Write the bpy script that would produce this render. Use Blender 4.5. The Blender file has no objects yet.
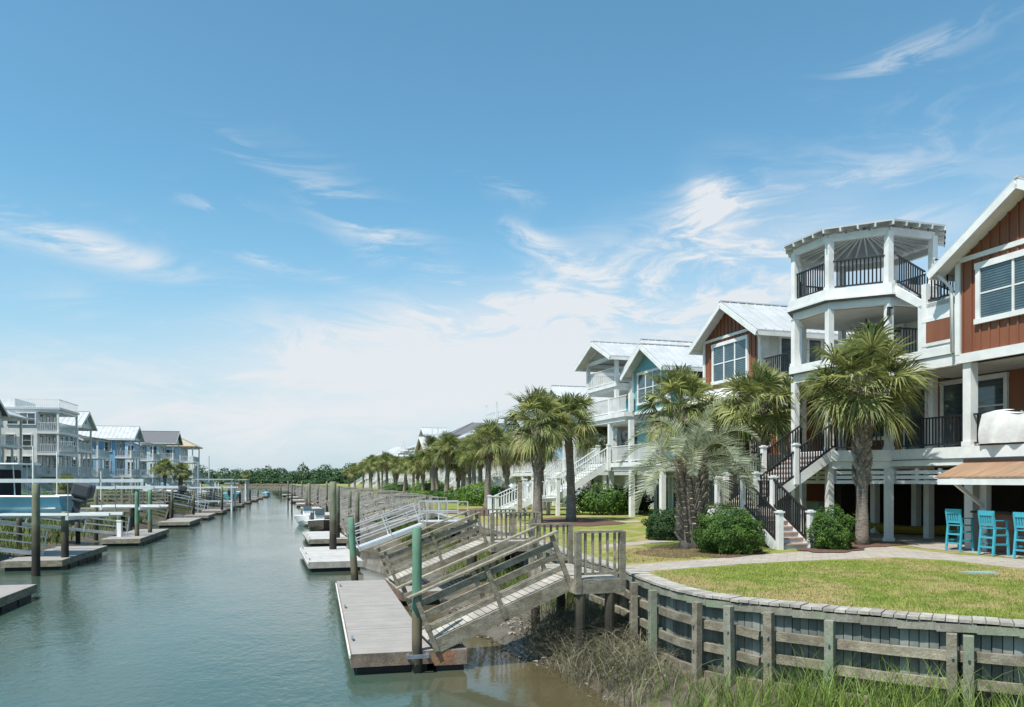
import bpy, bmesh, math, random
from mathutils import Vector, noise
random.seed(11)
rnd = random.uniform
C = bpy.context.scene
COL = C.collection
R = math.radians
# ------------------------------------------------------------------ camera
CAMZ = 3.75; F = 800.0; HZ = 480.0
cam_d = bpy.data.cameras.new('camera'); cam = bpy.data.objects.new('camera', cam_d); COL.objects.link(cam)
cam.location = (0, 0, CAMZ); cam.rotation_euler = (R(90), 0, 0)
cam_d.sensor_width = 36; cam_d.lens = F/1024*36; cam_d.shift_y = (HZ-353.5)/1024
cam_d.clip_start = 0.1; cam_d.clip_end = 8000
C.camera = cam
# ------------------------------------------------------------------ frames
TH = math.atan(250/800)          # right bank runs this far left of the view axis
PH = R(14)                       # left bank
def W(v, u, a=TH): return (v*math.cos(a)-u*math.sin(a), v*math.sin(a)+u*math.cos(a))
def toF(x, y, a=TH): return (x*math.cos(a)+y*math.sin(a), -x*math.sin(a)+y*math.cos(a))
def G(px, py, z):                # the ground point seen at a pixel
    Y = F*(CAMZ-z)/(py-HZ); return ((px-512)/F*Y, Y)
def UV(px, V):                   # distance along the bank at which plane V is seen at px
    Y = V*838.15/(px-262); return toF((px-512)/F*Y, Y)[1]
# ------------------------------------------------------------------ light
SUN_EL = R(60); SD = Vector((-0.68, -0.73, 0)).normalized()
SUN_AZ = math.atan2(SD.x, SD.y)
sv = Vector((SD.x*math.cos(SUN_EL), SD.y*math.cos(SUN_EL), math.sin(SUN_EL)))
sd = bpy.data.lights.new('sun', 'SUN'); sd.energy = 5.0; sd.angle = R(0.5); sd.color = (1.0, .955, .88)
so = bpy.data.objects.new('sun', sd); COL.objects.link(so)
so.rotation_euler = sv.to_track_quat('Z', 'Y').to_euler()
C.view_settings.view_transform = 'Standard'; C.view_settings.look = 'None'
C.view_settings.gamma = 1; C.view_settings.exposure = 0.36
world = bpy.data.worlds.new('World'); C.world = world; world.use_nodes = True
class NT:
    def __init__(s, t): s.t = t; s.n = t.nodes; s.l = t.links
    def new(s, typ, **k):
        n = s.n.new(typ)
        for a, b in k.items(): setattr(n, a, b)
        return n
    def put(s, sock, val):
        if isinstance(val, (int, float, tuple, list)): sock.default_value = val
        else: s.l.new(val, sock)
    def m(s, op, a, b=None, c=None, clamp=False):
        n = s.new('ShaderNodeMath', operation=op, use_clamp=clamp); s.put(n.inputs[0], a)
        if b is not None: s.put(n.inputs[1], b)
        if c is not None: s.put(n.inputs[2], c)
        return n.outputs[0]
    def mix(s, f, a, b):
        n = s.new('ShaderNodeMix', data_type='RGBA'); s.put(n.inputs[0], f); s.put(n.inputs[6], a); s.put(n.inputs[7], b); return n.outputs[2]
    def noise(s, vec, scale, detail=4, rough=.55, dist=0):
        n = s.new('ShaderNodeTexNoise'); n.inputs['Scale'].default_value = scale; n.inputs['Detail'].default_value = detail
        n.inputs['Roughness'].default_value = rough; n.inputs['Distortion'].default_value = dist
        if vec is not None: s.l.new(vec, n.inputs['Vector'])
        return n.outputs[0]
    def ss(s, x, a, b):          # smooth step
        n = s.new('ShaderNodeMapRange', interpolation_type='SMOOTHSTEP'); s.put(n.inputs[0], x)
        n.inputs[1].default_value = a; n.inputs[2].default_value = b; return n.outputs[0]
    def map(s, vec, loc=(0,0,0), rot=(0,0,0), sc=(1,1,1)):
        n = s.new('ShaderNodeMapping'); s.l.new(vec, n.inputs[0]); n.inputs[1].default_value = loc; n.inputs[2].default_value = rot; n.inputs[3].default_value = sc
        return n.outputs[0]
def build_world():
    w = NT(world.node_tree); w.n.clear()
    out = w.new('ShaderNodeOutputWorld'); bg = w.new('ShaderNodeBackground'); bg.inputs[1].default_value = 0.10
    w.l.new(bg.outputs[0], out.inputs[0])
    sky = w.new('ShaderNodeTexSky', sky_type='NISHITA'); sky.sun_disc = False
    sky.sun_elevation = SUN_EL; sky.sun_rotation = SUN_AZ; sky.air_density = 1.0; sky.dust_density = .9; sky.ozone_density = 2.2
    hs = w.new('ShaderNodeHueSaturation'); hs.inputs['Hue'].default_value = .494; hs.inputs['Saturation'].default_value = .98; hs.inputs['Value'].default_value = 1.36
    tint = w.new('ShaderNodeMix', data_type='RGBA', blend_type='MULTIPLY'); tint.inputs[0].default_value = 1; tint.inputs[7].default_value = (.64, 1.0, 1.02, 1)
    w.l.new(sky.outputs[0], tint.inputs[6]); w.l.new(tint.outputs[2], hs.inputs['Color'])
    tc = w.new('ShaderNodeTexCoord'); sep = w.new('ShaderNodeSeparateXYZ'); w.l.new(tc.outputs['Generated'], sep.inputs[0])
    az = w.m('ARCTAN2', sep.outputs[0], sep.outputs[1]); el = w.m('ARCSINE', sep.outputs[2])
    cmb = w.new('ShaderNodeCombineXYZ'); w.l.new(az, cmb.inputs[0]); w.l.new(el, cmb.inputs[1]); vec = cmb.outputs[0]
    def ae(px, py):
        a = math.atan((px-512)/F); return a, math.atan((HZ-py)/F*math.cos(a))
    # fibrous ice-cloud texture, drawn out along a gentle rising line
    st = w.map(vec, rot=(0, 0, R(-14)), sc=(2.0, 7.0, 1))
    warp = w.new('ShaderNodeTexNoise'); warp.inputs['Scale'].default_value = 1.7; warp.inputs['Detail'].default_value = 3; w.l.new(st, warp.inputs['Vector'])
    mixv = w.new('ShaderNodeMix', data_type='VECTOR'); mixv.inputs[0].default_value = .28; w.l.new(st, mixv.inputs[4]); w.l.new(warp.outputs['Color'], mixv.inputs[5])
    n1 = w.noise(mixv.outputs[1], 4.4, 10, .66, .9)
    n2 = w.noise(mixv.outputs[1], 1.3, 5, .5, .3)
    fib = w.ss(n1, .42, .66); fib2 = w.ss(n1, .47, .66)
    big = w.ss(n2, .25, .62)
    # the broad veil: below a line rising from left to right
    a0, e0 = ae(0, 350); a1, e1 = ae(760, 215)
    sl = (e1-e0)/(a1-a0)
    d = w.m('SUBTRACT', w.m('ADD', w.m('MULTIPLY', az, sl), e0-sl*a0), el)
    d = w.m('ADD', d, w.m('MULTIPLY', w.m('SUBTRACT', n2, .5), .16))
    veil = w.ss(d, -.05, .10)
    ar, er = ae(800, 300)
    veil = w.m('MULTIPLY', veil, w.m('SUBTRACT', 1.0, w.m('MULTIPLY', w.ss(az, ar-.02, ar+.20), .75)))
    low = w.m('SUBTRACT', 1.0, w.m('MULTIPLY', w.ss(el, .13, .0), .55))
    veil = w.m('MULTIPLY', w.m('MULTIPLY', veil, low), w.m('ADD', .12, w.m('ADD', w.m('MULTIPLY', fib, .42), w.m('MULTIPLY', big, .45))))
    tot = veil
    def blob(px, py, rx, ry, rot, amp, tex):
        nonlocal tot
        a, e = ae(px, py); c, s_ = math.cos(R(rot)), math.sin(R(rot))
        da = w.m('SUBTRACT', az, a); de = w.m('SUBTRACT', el, e)
        p = w.m('ADD', w.m('MULTIPLY', da, c/(rx/F)), w.m('MULTIPLY', de, s_/(rx/F)))
        q = w.m('SUBTRACT', w.m('MULTIPLY', de, c/(ry/F)), w.m('MULTIPLY', da, s_/(ry/F)))
        r2 = w.m('ADD', w.m('MULTIPLY', p, p), w.m('MULTIPLY', q, q))
        g = w.m('POWER', 2.718, w.m('MULTIPLY', r2, -1.0))
        tot = w.m('ADD', tot, w.m('MULTIPLY', w.m('MULTIPLY', g, amp), tex))
    blob(70, 241, 100, 13, -10, 1.1, fib)
    blob(242, 228, 45, 16, -24, .9, fib2)
    blob(380, 232, 85, 22, -30, .85, fib)
    blob(556, 254, 66, 11, -26, 1.0, fib)
    blob(270, 262, 110, 6, -12, .5, fib)
    blob(712, 210, 30, 38, -55, 1.25, fib)
    blob(716, 214, 34, 18, -60, .45, big)
    blob(120, 420, 260, 40, 4, .45, big)
    blob(905, 56, 62, 11, 10, .5, fib2)
    blob(240, 148, 34, 9, -18, .5, fib2)
    blob(490, 180, 50, 9, -20, .4, fib2)
    blob(560, 335, 300, 60, 12, .55, big)
    blob(620, 300, 200, 50, 14, .55, fib)
    blob(760, 262, 70, 45, 35, .5, fib)
    blob(480, 330, 260, 40, 10, .38, fib)
    blob(110, 315, 60, 18, -14, .35, fib)
    blob(860, 190, 120, 45, 30, .22, fib2)
    tot = w.m('MINIMUM', tot, .93)
    # pale moist air near the skyline
    hz = w.m('MULTIPLY', w.ss(el, .36, .0), .74)
    base = w.mix(hz, hs.outputs[0], (4.1, 5.2, 6.2, 1))
    fin = w.mix(tot, base, (6.3, 6.55, 6.8, 1))
    w.l.new(fin, bg.inputs[0])
build_world()
# ------------------------------------------------------------------ materials
def mat(name, c1, c2=None, scale=3, rough=.7, bump=.0, bscale=None, metal=0, stretch=(1,1,1), island=0.0, detail=5, spec=.5, coord='Object', dirt=None, grain=0):
    m = bpy.data.materials.new(name); m.use_nodes = True; t = NT(m.node_tree)
    b = t.n['Principled BSDF']; b.inputs['Roughness'].default_value = rough; b.inputs['Metallic'].default_value = metal
    b.inputs['Specular IOR Level'].default_value = spec
    c2 = c2 or tuple(x*.72 for x in c1)
    tc = t.new('ShaderNodeTexCoord'); v = t.map(tc.outputs[coord], sc=stretch)
    n = t.noise(v, scale, detail, .6); f = t.ss(n, .3, .7)
    col = t.mix(f, c2+(1,), c1+(1,))
    if dirt:
        n3 = t.noise(tc.outputs[coord], .9, 3, .6); col = t.mix(t.m('MULTIPLY', t.ss(n3, .5, .78), dirt[1]), col, dirt[0]+(1,))
    if grain:
        gn = t.noise(tc.outputs[coord], 26, 6, .75, 1.5); col = t.mix(t.m('MULTIPLY', t.ss(gn, .45, .62), grain), col, (.085,.068,.052,1))
    if island:
        g = t.new('ShaderNodeNewGeometry'); h = t.new('ShaderNodeHueSaturation')
        h.inputs['Saturation'].default_value = 1
        t.l.new(t.m('ADD', t.m('MULTIPLY', g.outputs['Random Per Island'], 2*island), 1-island), h.inputs['Value'])
        t.l.new(col, h.inputs['Color']); col = h.outputs[0]
    t.l.new(col, b.inputs['Base Color'])
    if bump:
        bn = t.new('ShaderNodeBump'); bn.inputs['Strength'].default_value = bump; bn.inputs['Distance'].default_value = .02
        t.l.new(t.noise(v, bscale or scale*6, 4, .6), bn.inputs['Height']); t.l.new(bn.outputs[0], b.inputs['Normal'])
    return m
def leafmat(name, c1, c2, island=.35, trans=.35, rough=.5):
    m = mat(name, c1, c2, 1.2, rough, island=island, spec=.22); t = NT(m.node_tree); b = t.n['Principled BSDF']; o = t.n['Material Output']
    tr = t.new('ShaderNodeBsdfTranslucent'); mx = t.new('ShaderNodeMixShader'); mx.inputs[0].default_value = trans
    col = b.inputs['Base Color'].links[0].from_socket
    hs = t.new('ShaderNodeHueSaturation'); hs.inputs['Value'].default_value = 1.5; hs.inputs['Saturation'].default_value = 1.1
    t.l.new(col, hs.inputs['Color']); t.l.new(hs.outputs[0], tr.inputs[0])
    t.l.new(b.outputs[0], mx.inputs[1]); t.l.new(tr.outputs[0], mx.inputs[2]); t.l.new(mx.outputs[0], o.inputs[0])
    return m
M = {}
M['white'] = mat('white_paint', (.72,.72,.70), (.62,.63,.62), 2.2, .5, .05, 30, dirt=((.40,.40,.37), .45))
M['cream'] = mat('cream_siding', (.58,.57,.52), (.50,.49,.45), 2, .6)
M['brown'] = mat('red_brown_siding', (.235,.085,.042), (.175,.062,.031), 1.5, .6, .15, 12, stretch=(1,1,.15))
M['turq'] = mat('turquoise_shingle', (.17,.38,.41), (.12,.31,.35), 6, .6, .3, 20)
M['blue'] = mat('blue_siding', (.20,.40,.58), (.17,.35,.52), 2, .6)
M['paleblue'] = mat('pale_blue_siding', (.50,.66,.80), (.45,.61,.75), 2, .6)
M['palegreen'] = mat('grey_green_siding', (.30,.38,.32), (.26,.33,.28), 2, .6)
M['cyanw'] = mat('pale_aqua_siding', (.60,.73,.76), (.54,.68,.72), 2, .6)
M['yellow'] = mat('pale_yellow_siding', (.68,.60,.38), (.60,.54,.34), 2, .6)
M['grey'] = mat('grey_siding', (.40,.43,.45), (.35,.38,.40), 2, .6)
M['roof'] = mat('white_metal_roof', (.52,.53,.54), (.44,.45,.46), 1.2, .42, metal=.1, dirt=((.36,.36,.35), .4))
M['roofdark'] = mat('grey_shingle_roof', (.15,.15,.16), (.10,.10,.11), 12, .9, .4)
M['rooftan'] = mat('tan_shingle_roof', (.42,.34,.23), (.33,.27,.19), 12, .9, .4)
M['copper'] = mat('rust_metal_roof', (.42,.25,.15), (.24,.15,.095), 2.6, .5, .1, stretch=(.4,3,1), metal=.2, detail=9)
M['black'] = mat('black_metal', (.018,.018,.02), (.012,.012,.013), 3, .4)
M['glass'] = mat('window_glass', (.055,.085,.10), (.03,.05,.06), 1.2, .04, spec=1.0, stretch=(1,1,9))
M['blind'] = mat('window_glass_with_blinds', (.12,.18,.20), (.035,.055,.065), 22, .06, spec=1.0, stretch=(.05,.05,1), detail=1)
M['wood'] = mat('weathered_wood', (.315,.285,.215), (.145,.128,.092), 3.5, .85, .5, 22, stretch=(1,1,1.6), island=.22, detail=8, grain=.55, dirt=((.20,.145,.09), .6))
M['woodlight'] = mat('sun_bleached_wood', (.42,.39,.345), (.27,.25,.22), 4, .85, .4, 22, island=.16, detail=8, grain=.35)
M['deckboard'] = mat('grey_dock_boards', (.31,.285,.262), (.27,.25,.23), 2, .75, .3, 30, island=.02, dirt=((.27,.25,.22), .45))
M['tread'] = mat('tread_boards', (.42,.29,.22), (.33,.23,.18), 4, .7, .2, island=.1)
M['riser'] = mat('painted_risers', (.50,.50,.50), (.42,.42,.42), 4, .7)
M['rim'] = mat('rusty_brown_rim_board', (.26,.20,.15), (.12,.09,.07), 4, .85, .5, 20, stretch=(1,.5,1), detail=8, grain=.5, dirt=((.38,.15,.06), .7))
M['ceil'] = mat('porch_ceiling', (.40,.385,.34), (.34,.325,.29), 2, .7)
M['dark_line'] = mat('shadow_strip_grey', (.10,.105,.11), (.07,.075,.08), 3, .6)  # dark tone standing in for the shade beneath the floor bands
M['paledock'] = mat('pale_dock_boards', (.50,.485,.46), (.40,.385,.365), 3, .8, .3, 22, island=.08, detail=8, grain=.2)
M['float'] = mat('black_dock_float', (.022,.024,.022), (.012,.012,.012), 3, .6)
M['alu'] = mat('aluminium', (.72,.73,.74), (.62,.63,.64), 4, .4, metal=.5)
M['galv'] = mat('galvanised_bracket', (.35,.40,.46), (.25,.28,.32), 8, .45, metal=.7)
M['concrete'] = mat('concrete_path', (.41,.375,.335), (.33,.30,.27), 3, .9, .2, 40, dirt=((.33,.30,.27), .5))
def paver_mat():
    m = M['concrete']; t = NT(m.node_tree); b = t.n['Principled BSDF']; col = b.inputs['Base Color'].links[0].from_socket; g = t.new('ShaderNodeNewGeometry'); br = t.new('ShaderNodeTexBrick')
    t.l.new(t.map(g.outputs['Position'], rot=(0,0,.35)), br.inputs['Vector']); br.inputs['Scale'].default_value = 1.0; br.inputs['Brick Width'].default_value = .42; br.inputs['Row Height'].default_value = .2; br.inputs['Mortar Size'].default_value = .008
    br.inputs['Color1'].default_value = (1,.97,.93,1); br.inputs['Color2'].default_value = (.84,.81,.78,1); br.inputs['Mortar'].default_value = (.5,.48,.45,1)
    mx = t.new('ShaderNodeMix', data_type='RGBA', blend_type='MULTIPLY'); mx.inputs[0].default_value = 1; t.l.new(col, mx.inputs[6]); t.l.new(br.outputs[0], mx.inputs[7]); t.l.new(mx.outputs[2], b.inputs['Base Color'])
paver_mat()
M['mulch'] = mat('red_mulch', (.15,.075,.05), (.07,.04,.03), 14, 1, 1.0, 50)
M['turqpaint'] = mat('turquoise_paint', (.06,.37,.46), (.05,.31,.40), 3, .45)
M['brick'] = mat('brick', (.24,.12,.085), (.15,.08,.06), 7, .85, .4)
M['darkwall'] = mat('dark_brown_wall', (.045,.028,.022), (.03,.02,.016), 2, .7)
M['bark'] = mat('palm_bark', (.25,.215,.18), (.12,.10,.085), 6, .95, 1.0, 14, stretch=(1,1,3), island=.2)
M['bootbark'] = mat('palm_boots', (.34,.29,.23), (.17,.135,.10), 8, .95, .8, 20, island=.35)
M['leaf'] = leafmat('palm_leaf', (.285,.295,.115), (.10,.13,.046), .6)
M['leafold'] = leafmat('dry_palm_leaf', (.36,.30,.15), (.26,.20,.10), .3)
M['pindo'] = leafmat('silver_palm_leaf', (.33,.345,.235), (.15,.18,.115), .5, .25)
M['petiole'] = mat('palm_petiole', (.24,.26,.10), (.17,.20,.08), 4, .6)
M['bush'] = leafmat('hedge_leaf', (.10,.175,.032), (.045,.10,.020), .5, .3, .6)
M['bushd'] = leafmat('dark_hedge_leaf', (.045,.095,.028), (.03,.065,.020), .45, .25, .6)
M['bushy'] = leafmat('lime_shrub_leaf', (.15,.24,.04), (.09,.16,.03), .4, .35)
M['twig'] = mat('twig', (.10,.08,.06), None, 5, .9)
M['reed'] = leafmat('marsh_reed', (.24,.31,.08), (.10,.155,.035), .6, .4)
M['reedd'] = leafmat('dead_marsh_stalk', (.23,.215,.14), (.095,.09,.06), .6, .15)
M['marsh'] = leafmat('marsh_grass', (.16,.20,.055), (.10,.13,.04), .4, .3)
M['forest'] = leafmat('woodland_leaf', (.055,.105,.038), (.03,.065,.026), .5, .2)
M['hullblue'] = mat('blue_gelcoat', (.17,.42,.55), (.15,.38,.50), 1, .2, spec=.6)
M['hullwhite'] = mat('white_gelcoat', (.78,.78,.76), (.72,.72,.70), 1, .25, spec=.6)
M['hullnavy'] = mat('navy_gelcoat', (.035,.07,.14), (.03,.055,.11), 1, .2, spec=.6)
M['hullred'] = mat('red_gelcoat', (.55,.06,.04), (.45,.05,.035), 1, .3)
M['hullgreen'] = mat('teal_gelcoat', (.06,.32,.34), (.05,.28,.30), 1, .3)
M['motor'] = mat('grey_motor_cowl', (.06,.065,.075), (.045,.05,.06), 2, .3)
M['canvas'] = mat('black_canvas', (.012,.012,.016), (.008,.008,.011), 4, .9)
M['cloth'] = mat('white_canvas', (.62,.61,.59), (.52,.51,.50), 3, .8, .5, 9)
M['kayak'] = mat('yellow_plastic', (.30,.21,.03), (.26,.18,.03), 2, .4)
def blind_mat():
    m = mat('window_glass_with_shut_blinds', (.10,.15,.165), (.05,.08,.09), 1.5, .05, spec=1.0); t = NT(m.node_tree); b = t.n['Principled BSDF']; col = b.inputs['Base Color'].links[0].from_socket
    tc = t.new('ShaderNodeTexCoord'); w = t.new('ShaderNodeTexWave', bands_direction='Z'); w.inputs['Scale'].default_value = 4.2; t.l.new(tc.outputs['Object'], w.inputs['Vector'])
    t.l.new(t.mix(t.ss(w.outputs['Fac'], .45, .6), col, (.022,.035,.045,1)), b.inputs['Base Color']); return m
M['blind'] = blind_mat()
M['stone'] = mat('oyster_shell', (.34,.32,.28), (.12,.11,.095), 9, .9, .6)
M['bulb'] = mat('dark_bulb_socket', (.02,.02,.02), None, 3, .5)
M['tealid'] = mat('green_plastic_lid', (.22,.36,.30), (.18,.30,.26), 5, .6)
def piling_mat():
    m = mat('treated_piling', (.20,.215,.14), (.12,.12,.08), 5, .85, .6, 20, stretch=(2,2,.4), detail=8)
    t = NT(m.node_tree); b = t.n['Principled BSDF']; col = b.inputs['Base Color'].links[0].from_socket
    g = t.new('ShaderNodeNewGeometry'); s = t.new('ShaderNodeSeparateXYZ'); t.l.new(g.outputs['Position'], s.inputs[0])
    z = t.m('ADD', s.outputs[2], t.m('MULTIPLY', t.noise(g.outputs['Position'], 3, 3), .5))
    c1 = t.mix(t.ss(z, 2.3, 1.9), col, (.075,.065,.042,1))
    c2 = t.mix(t.ss(z, 1.7, 1.1), c1, (.025,.022,.017,1))
    t.l.new(c2, b.inputs['Base Color']); return m
M['piling'] = piling_mat()
def greenpile_mat():
    m = mat('green_painted_piling', (.115,.245,.165), (.085,.175,.115), 4, .8, .4, 18, stretch=(2,2,.4), detail=8, dirt=((.30,.24,.15), .6))
    t = NT(m.node_tree); b = t.n['Principled BSDF']; col = b.inputs['Base Color'].links[0].from_socket
    g = t.new('ShaderNodeNewGeometry'); s = t.new('ShaderNodeSeparateXYZ'); t.l.new(g.outputs['Position'], s.inputs[0])
    z = t.m('ADD', s.outputs[2], t.m('MULTIPLY', t.noise(g.outputs['Position'], 3, 3), .4))
    c1 = t.mix(t.ss(z, 1.45, 1.25), col, (.14,.115,.07,1))
    c2 = t.mix(t.ss(z, .95, .6), c1, (.05,.042,.03,1))
    t.l.new(c2, b.inputs['Base Color']); return m
M['gpile'] = greenpile_mat()
def post_mat():
    m = mat('algae_tinted_post', (.30,.29,.24), (.17,.165,.13), 4, .9, .5, 18, stretch=(1,1,.5), island=.12, detail=8, grain=.6)
    t = NT(m.node_tree); b = t.n['Principled BSDF']; col = b.inputs['Base Color'].links[0].from_socket
    g = t.new('ShaderNodeNewGeometry'); n = t.noise(g.outputs['Position'], 1.6, 4)
    c = t.mix(t.m('MULTIPLY', t.ss(n, .45, .68), .6), col, (.16,.235,.14,1)); t.l.new(c, b.inputs['Base Color']); return m
M['postg'] = post_mat()
def sheet_mat():
    m = mat('sheet_piling', (.20,.21,.185), (.06,.062,.052), 2, .9, .4, 14, stretch=(1,1,.4), island=.55)
    t = NT(m.node_tree); b = t.n['Principled BSDF']; col = b.inputs['Base Color'].links[0].from_socket
    g = t.new('ShaderNodeNewGeometry'); s = t.new('ShaderNodeSeparateXYZ'); t.l.new(g.outputs['Position'], s.inputs[0])
    z = t.m('ADD', s.outputs[2], t.m('MULTIPLY', t.noise(g.outputs['Position'], 2, 3), .5))
    c = t.mix(t.ss(z, 1.55, 1.25), t.mix(.25, col, (.21,.25,.235,1)), col)
    c = t.mix(t.ss(z, .95, .6), c, (.03,.027,.02,1)); t.l.new(c, b.inputs['Base Color']); return m
M['sheet'] = sheet_mat()
def lawn_mat(nm='lawn_grass', k=1.0):
    m = bpy.data.materials.new(nm); m.use_nodes = True; t = NT(m.node_tree); b = t.n['Principled BSDF']; b.inputs['Roughness'].default_value = .9
    b.inputs['Specular IOR Level'].default_value = .15
    g = t.new('ShaderNodeNewGeometry'); p = g.outputs['Position']
    n1 = t.noise(p, .45, 5, .6); n2 = t.noise(p, 2.6, 5, .7); n3 = t.noise(p, 22, 3, .7)
    c = t.mix(t.ss(n2, .3, .7), (.135,.18,.032,1), (.25,.27,.065,1))
    c = t.mix(t.m('MULTIPLY', t.ss(t.m('ADD', t.m('MULTIPLY', n1, .65), t.m('MULTIPLY', n2, .35)), .46, .58), .85), c, (.35,.265,.135,1))
    c = t.mix(t.m('MULTIPLY', t.ss(n3, .35, .75), .35), c, (.09,.13,.025,1))
    if k != 1:
        h = t.new('ShaderNodeHueSaturation'); h.inputs['Value'].default_value = k; t.l.new(c, h.inputs['Color']); c = h.outputs[0]
    t.l.new(c, b.inputs['Base Color'])
    bn = t.new('ShaderNodeBump'); bn.inputs['Strength'].default_value = .6; bn.inputs['Distance'].default_value = .04
    t.l.new(t.noise(p, 30, 3), bn.inputs['Height']); t.l.new(bn.outputs[0], b.inputs['Normal'])
    return m
M['lawn'] = lawn_mat(); M['blade'] = lawn_mat('lawn_blades', 1.12)
def ground_mat():
    m = bpy.data.materials.new('marsh_ground'); m.use_nodes = True; t = NT(m.node_tree); b = t.n['Principled BSDF']; b.inputs['Roughness'].default_value = .75
    g = t.new('ShaderNodeNewGeometry'); p = g.outputs['Position']; s = t.new('ShaderNodeSeparateXYZ'); t.l.new(p, s.inputs[0])
    n1 = t.noise(p, 1.5, 7, .65); n2 = t.noise(p, 12, 4, .7)
    mud = t.mix(t.ss(n1, .3, .7), (.055,.045,.030,1), (.145,.12,.085,1)); mud = t.mix(t.m('MULTIPLY', t.ss(n2, .55, .8), .5), mud, (.05,.045,.03,1))
    gr = t.mix(t.ss(n1, .3, .7), (.08,.11,.03,1), (.15,.17,.06,1))
    t.l.new(t.mix(t.ss(s.outputs[2], .55, .9), mud, gr), b.inputs['Base Color'])
    r = t.ss(s.outputs[2], .0, .35); t.l.new(t.m('ADD', t.m('MULTIPLY', r, .5), .35), b.inputs['Roughness'])
    bn = t.new('ShaderNodeBump'); bn.inputs['Strength'].default_value = .7; bn.inputs['Distance'].default_value = .05
    t.l.new(t.noise(p, 9, 6, .7), bn.inputs['Height']); t.l.new(bn.outputs[0], b.inputs['Normal']); return m
M['ground'] = ground_mat()
def water_mat():
    m = bpy.data.materials.new('canal_water'); m.use_nodes = True; t = NT(m.node_tree); b = t.n['Principled BSDF']
    b.inputs['Roughness'].default_value = .035; b.inputs['IOR'].default_value = 1.33
    g = t.new('ShaderNodeNewGeometry'); p = g.outputs['Position']
    rot = t.map(p, rot=(0, 0, -TH)); s = t.new('ShaderNodeSeparateXYZ'); t.l.new(rot, s.inputs[0])
    n0 = t.noise(p, .25, 3, .5)
    v = t.m('ADD', s.outputs[0], t.m('MULTIPLY', t.m('SUBTRACT', n0, .5), 3.0))
    # silt stirred up over the shallows
    c = t.mix(t.ss(v, 1.5, 5.0), (.046,.080,.062,1), (.082,.068,.036,1))
    t.l.new(c, b.inputs['Base Color'])
    a = t.noise(t.map(rot, sc=(1.0, .7, 1)), 1.1, 3, .55); c2 = t.noise(t.map(rot, sc=(1.3, .8, 1)), 4.5, 4, .6, .4)
    calm = t.ss(t.m('ADD', s.outputs[0], t.m('MULTIPLY', n0, 2.0)), 4.6, 2.0)
    h = t.m('ADD', t.m('MULTIPLY', a, .5), t.m('MULTIPLY', c2, .32))
    bn = t.new('ShaderNodeBump'); bn.inputs['Distance'].default_value = .12
    pat = t.ss(t.noise(t.map(rot, sc=(.12, .05, 1)), 1.0, 3, .6), .35, .65)
    t.l.new(t.m('ADD', t.m('MULTIPLY', t.m('MULTIPLY', calm, .38), t.m('ADD', .45, t.m('MULTIPLY', pat, .55))), .055), bn.inputs['Strength'])
    t.l.new(h, bn.inputs['Height']); t.l.new(bn.outputs[0], b.inputs['Normal'])
    return m
M['water'] = water_mat()
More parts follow.
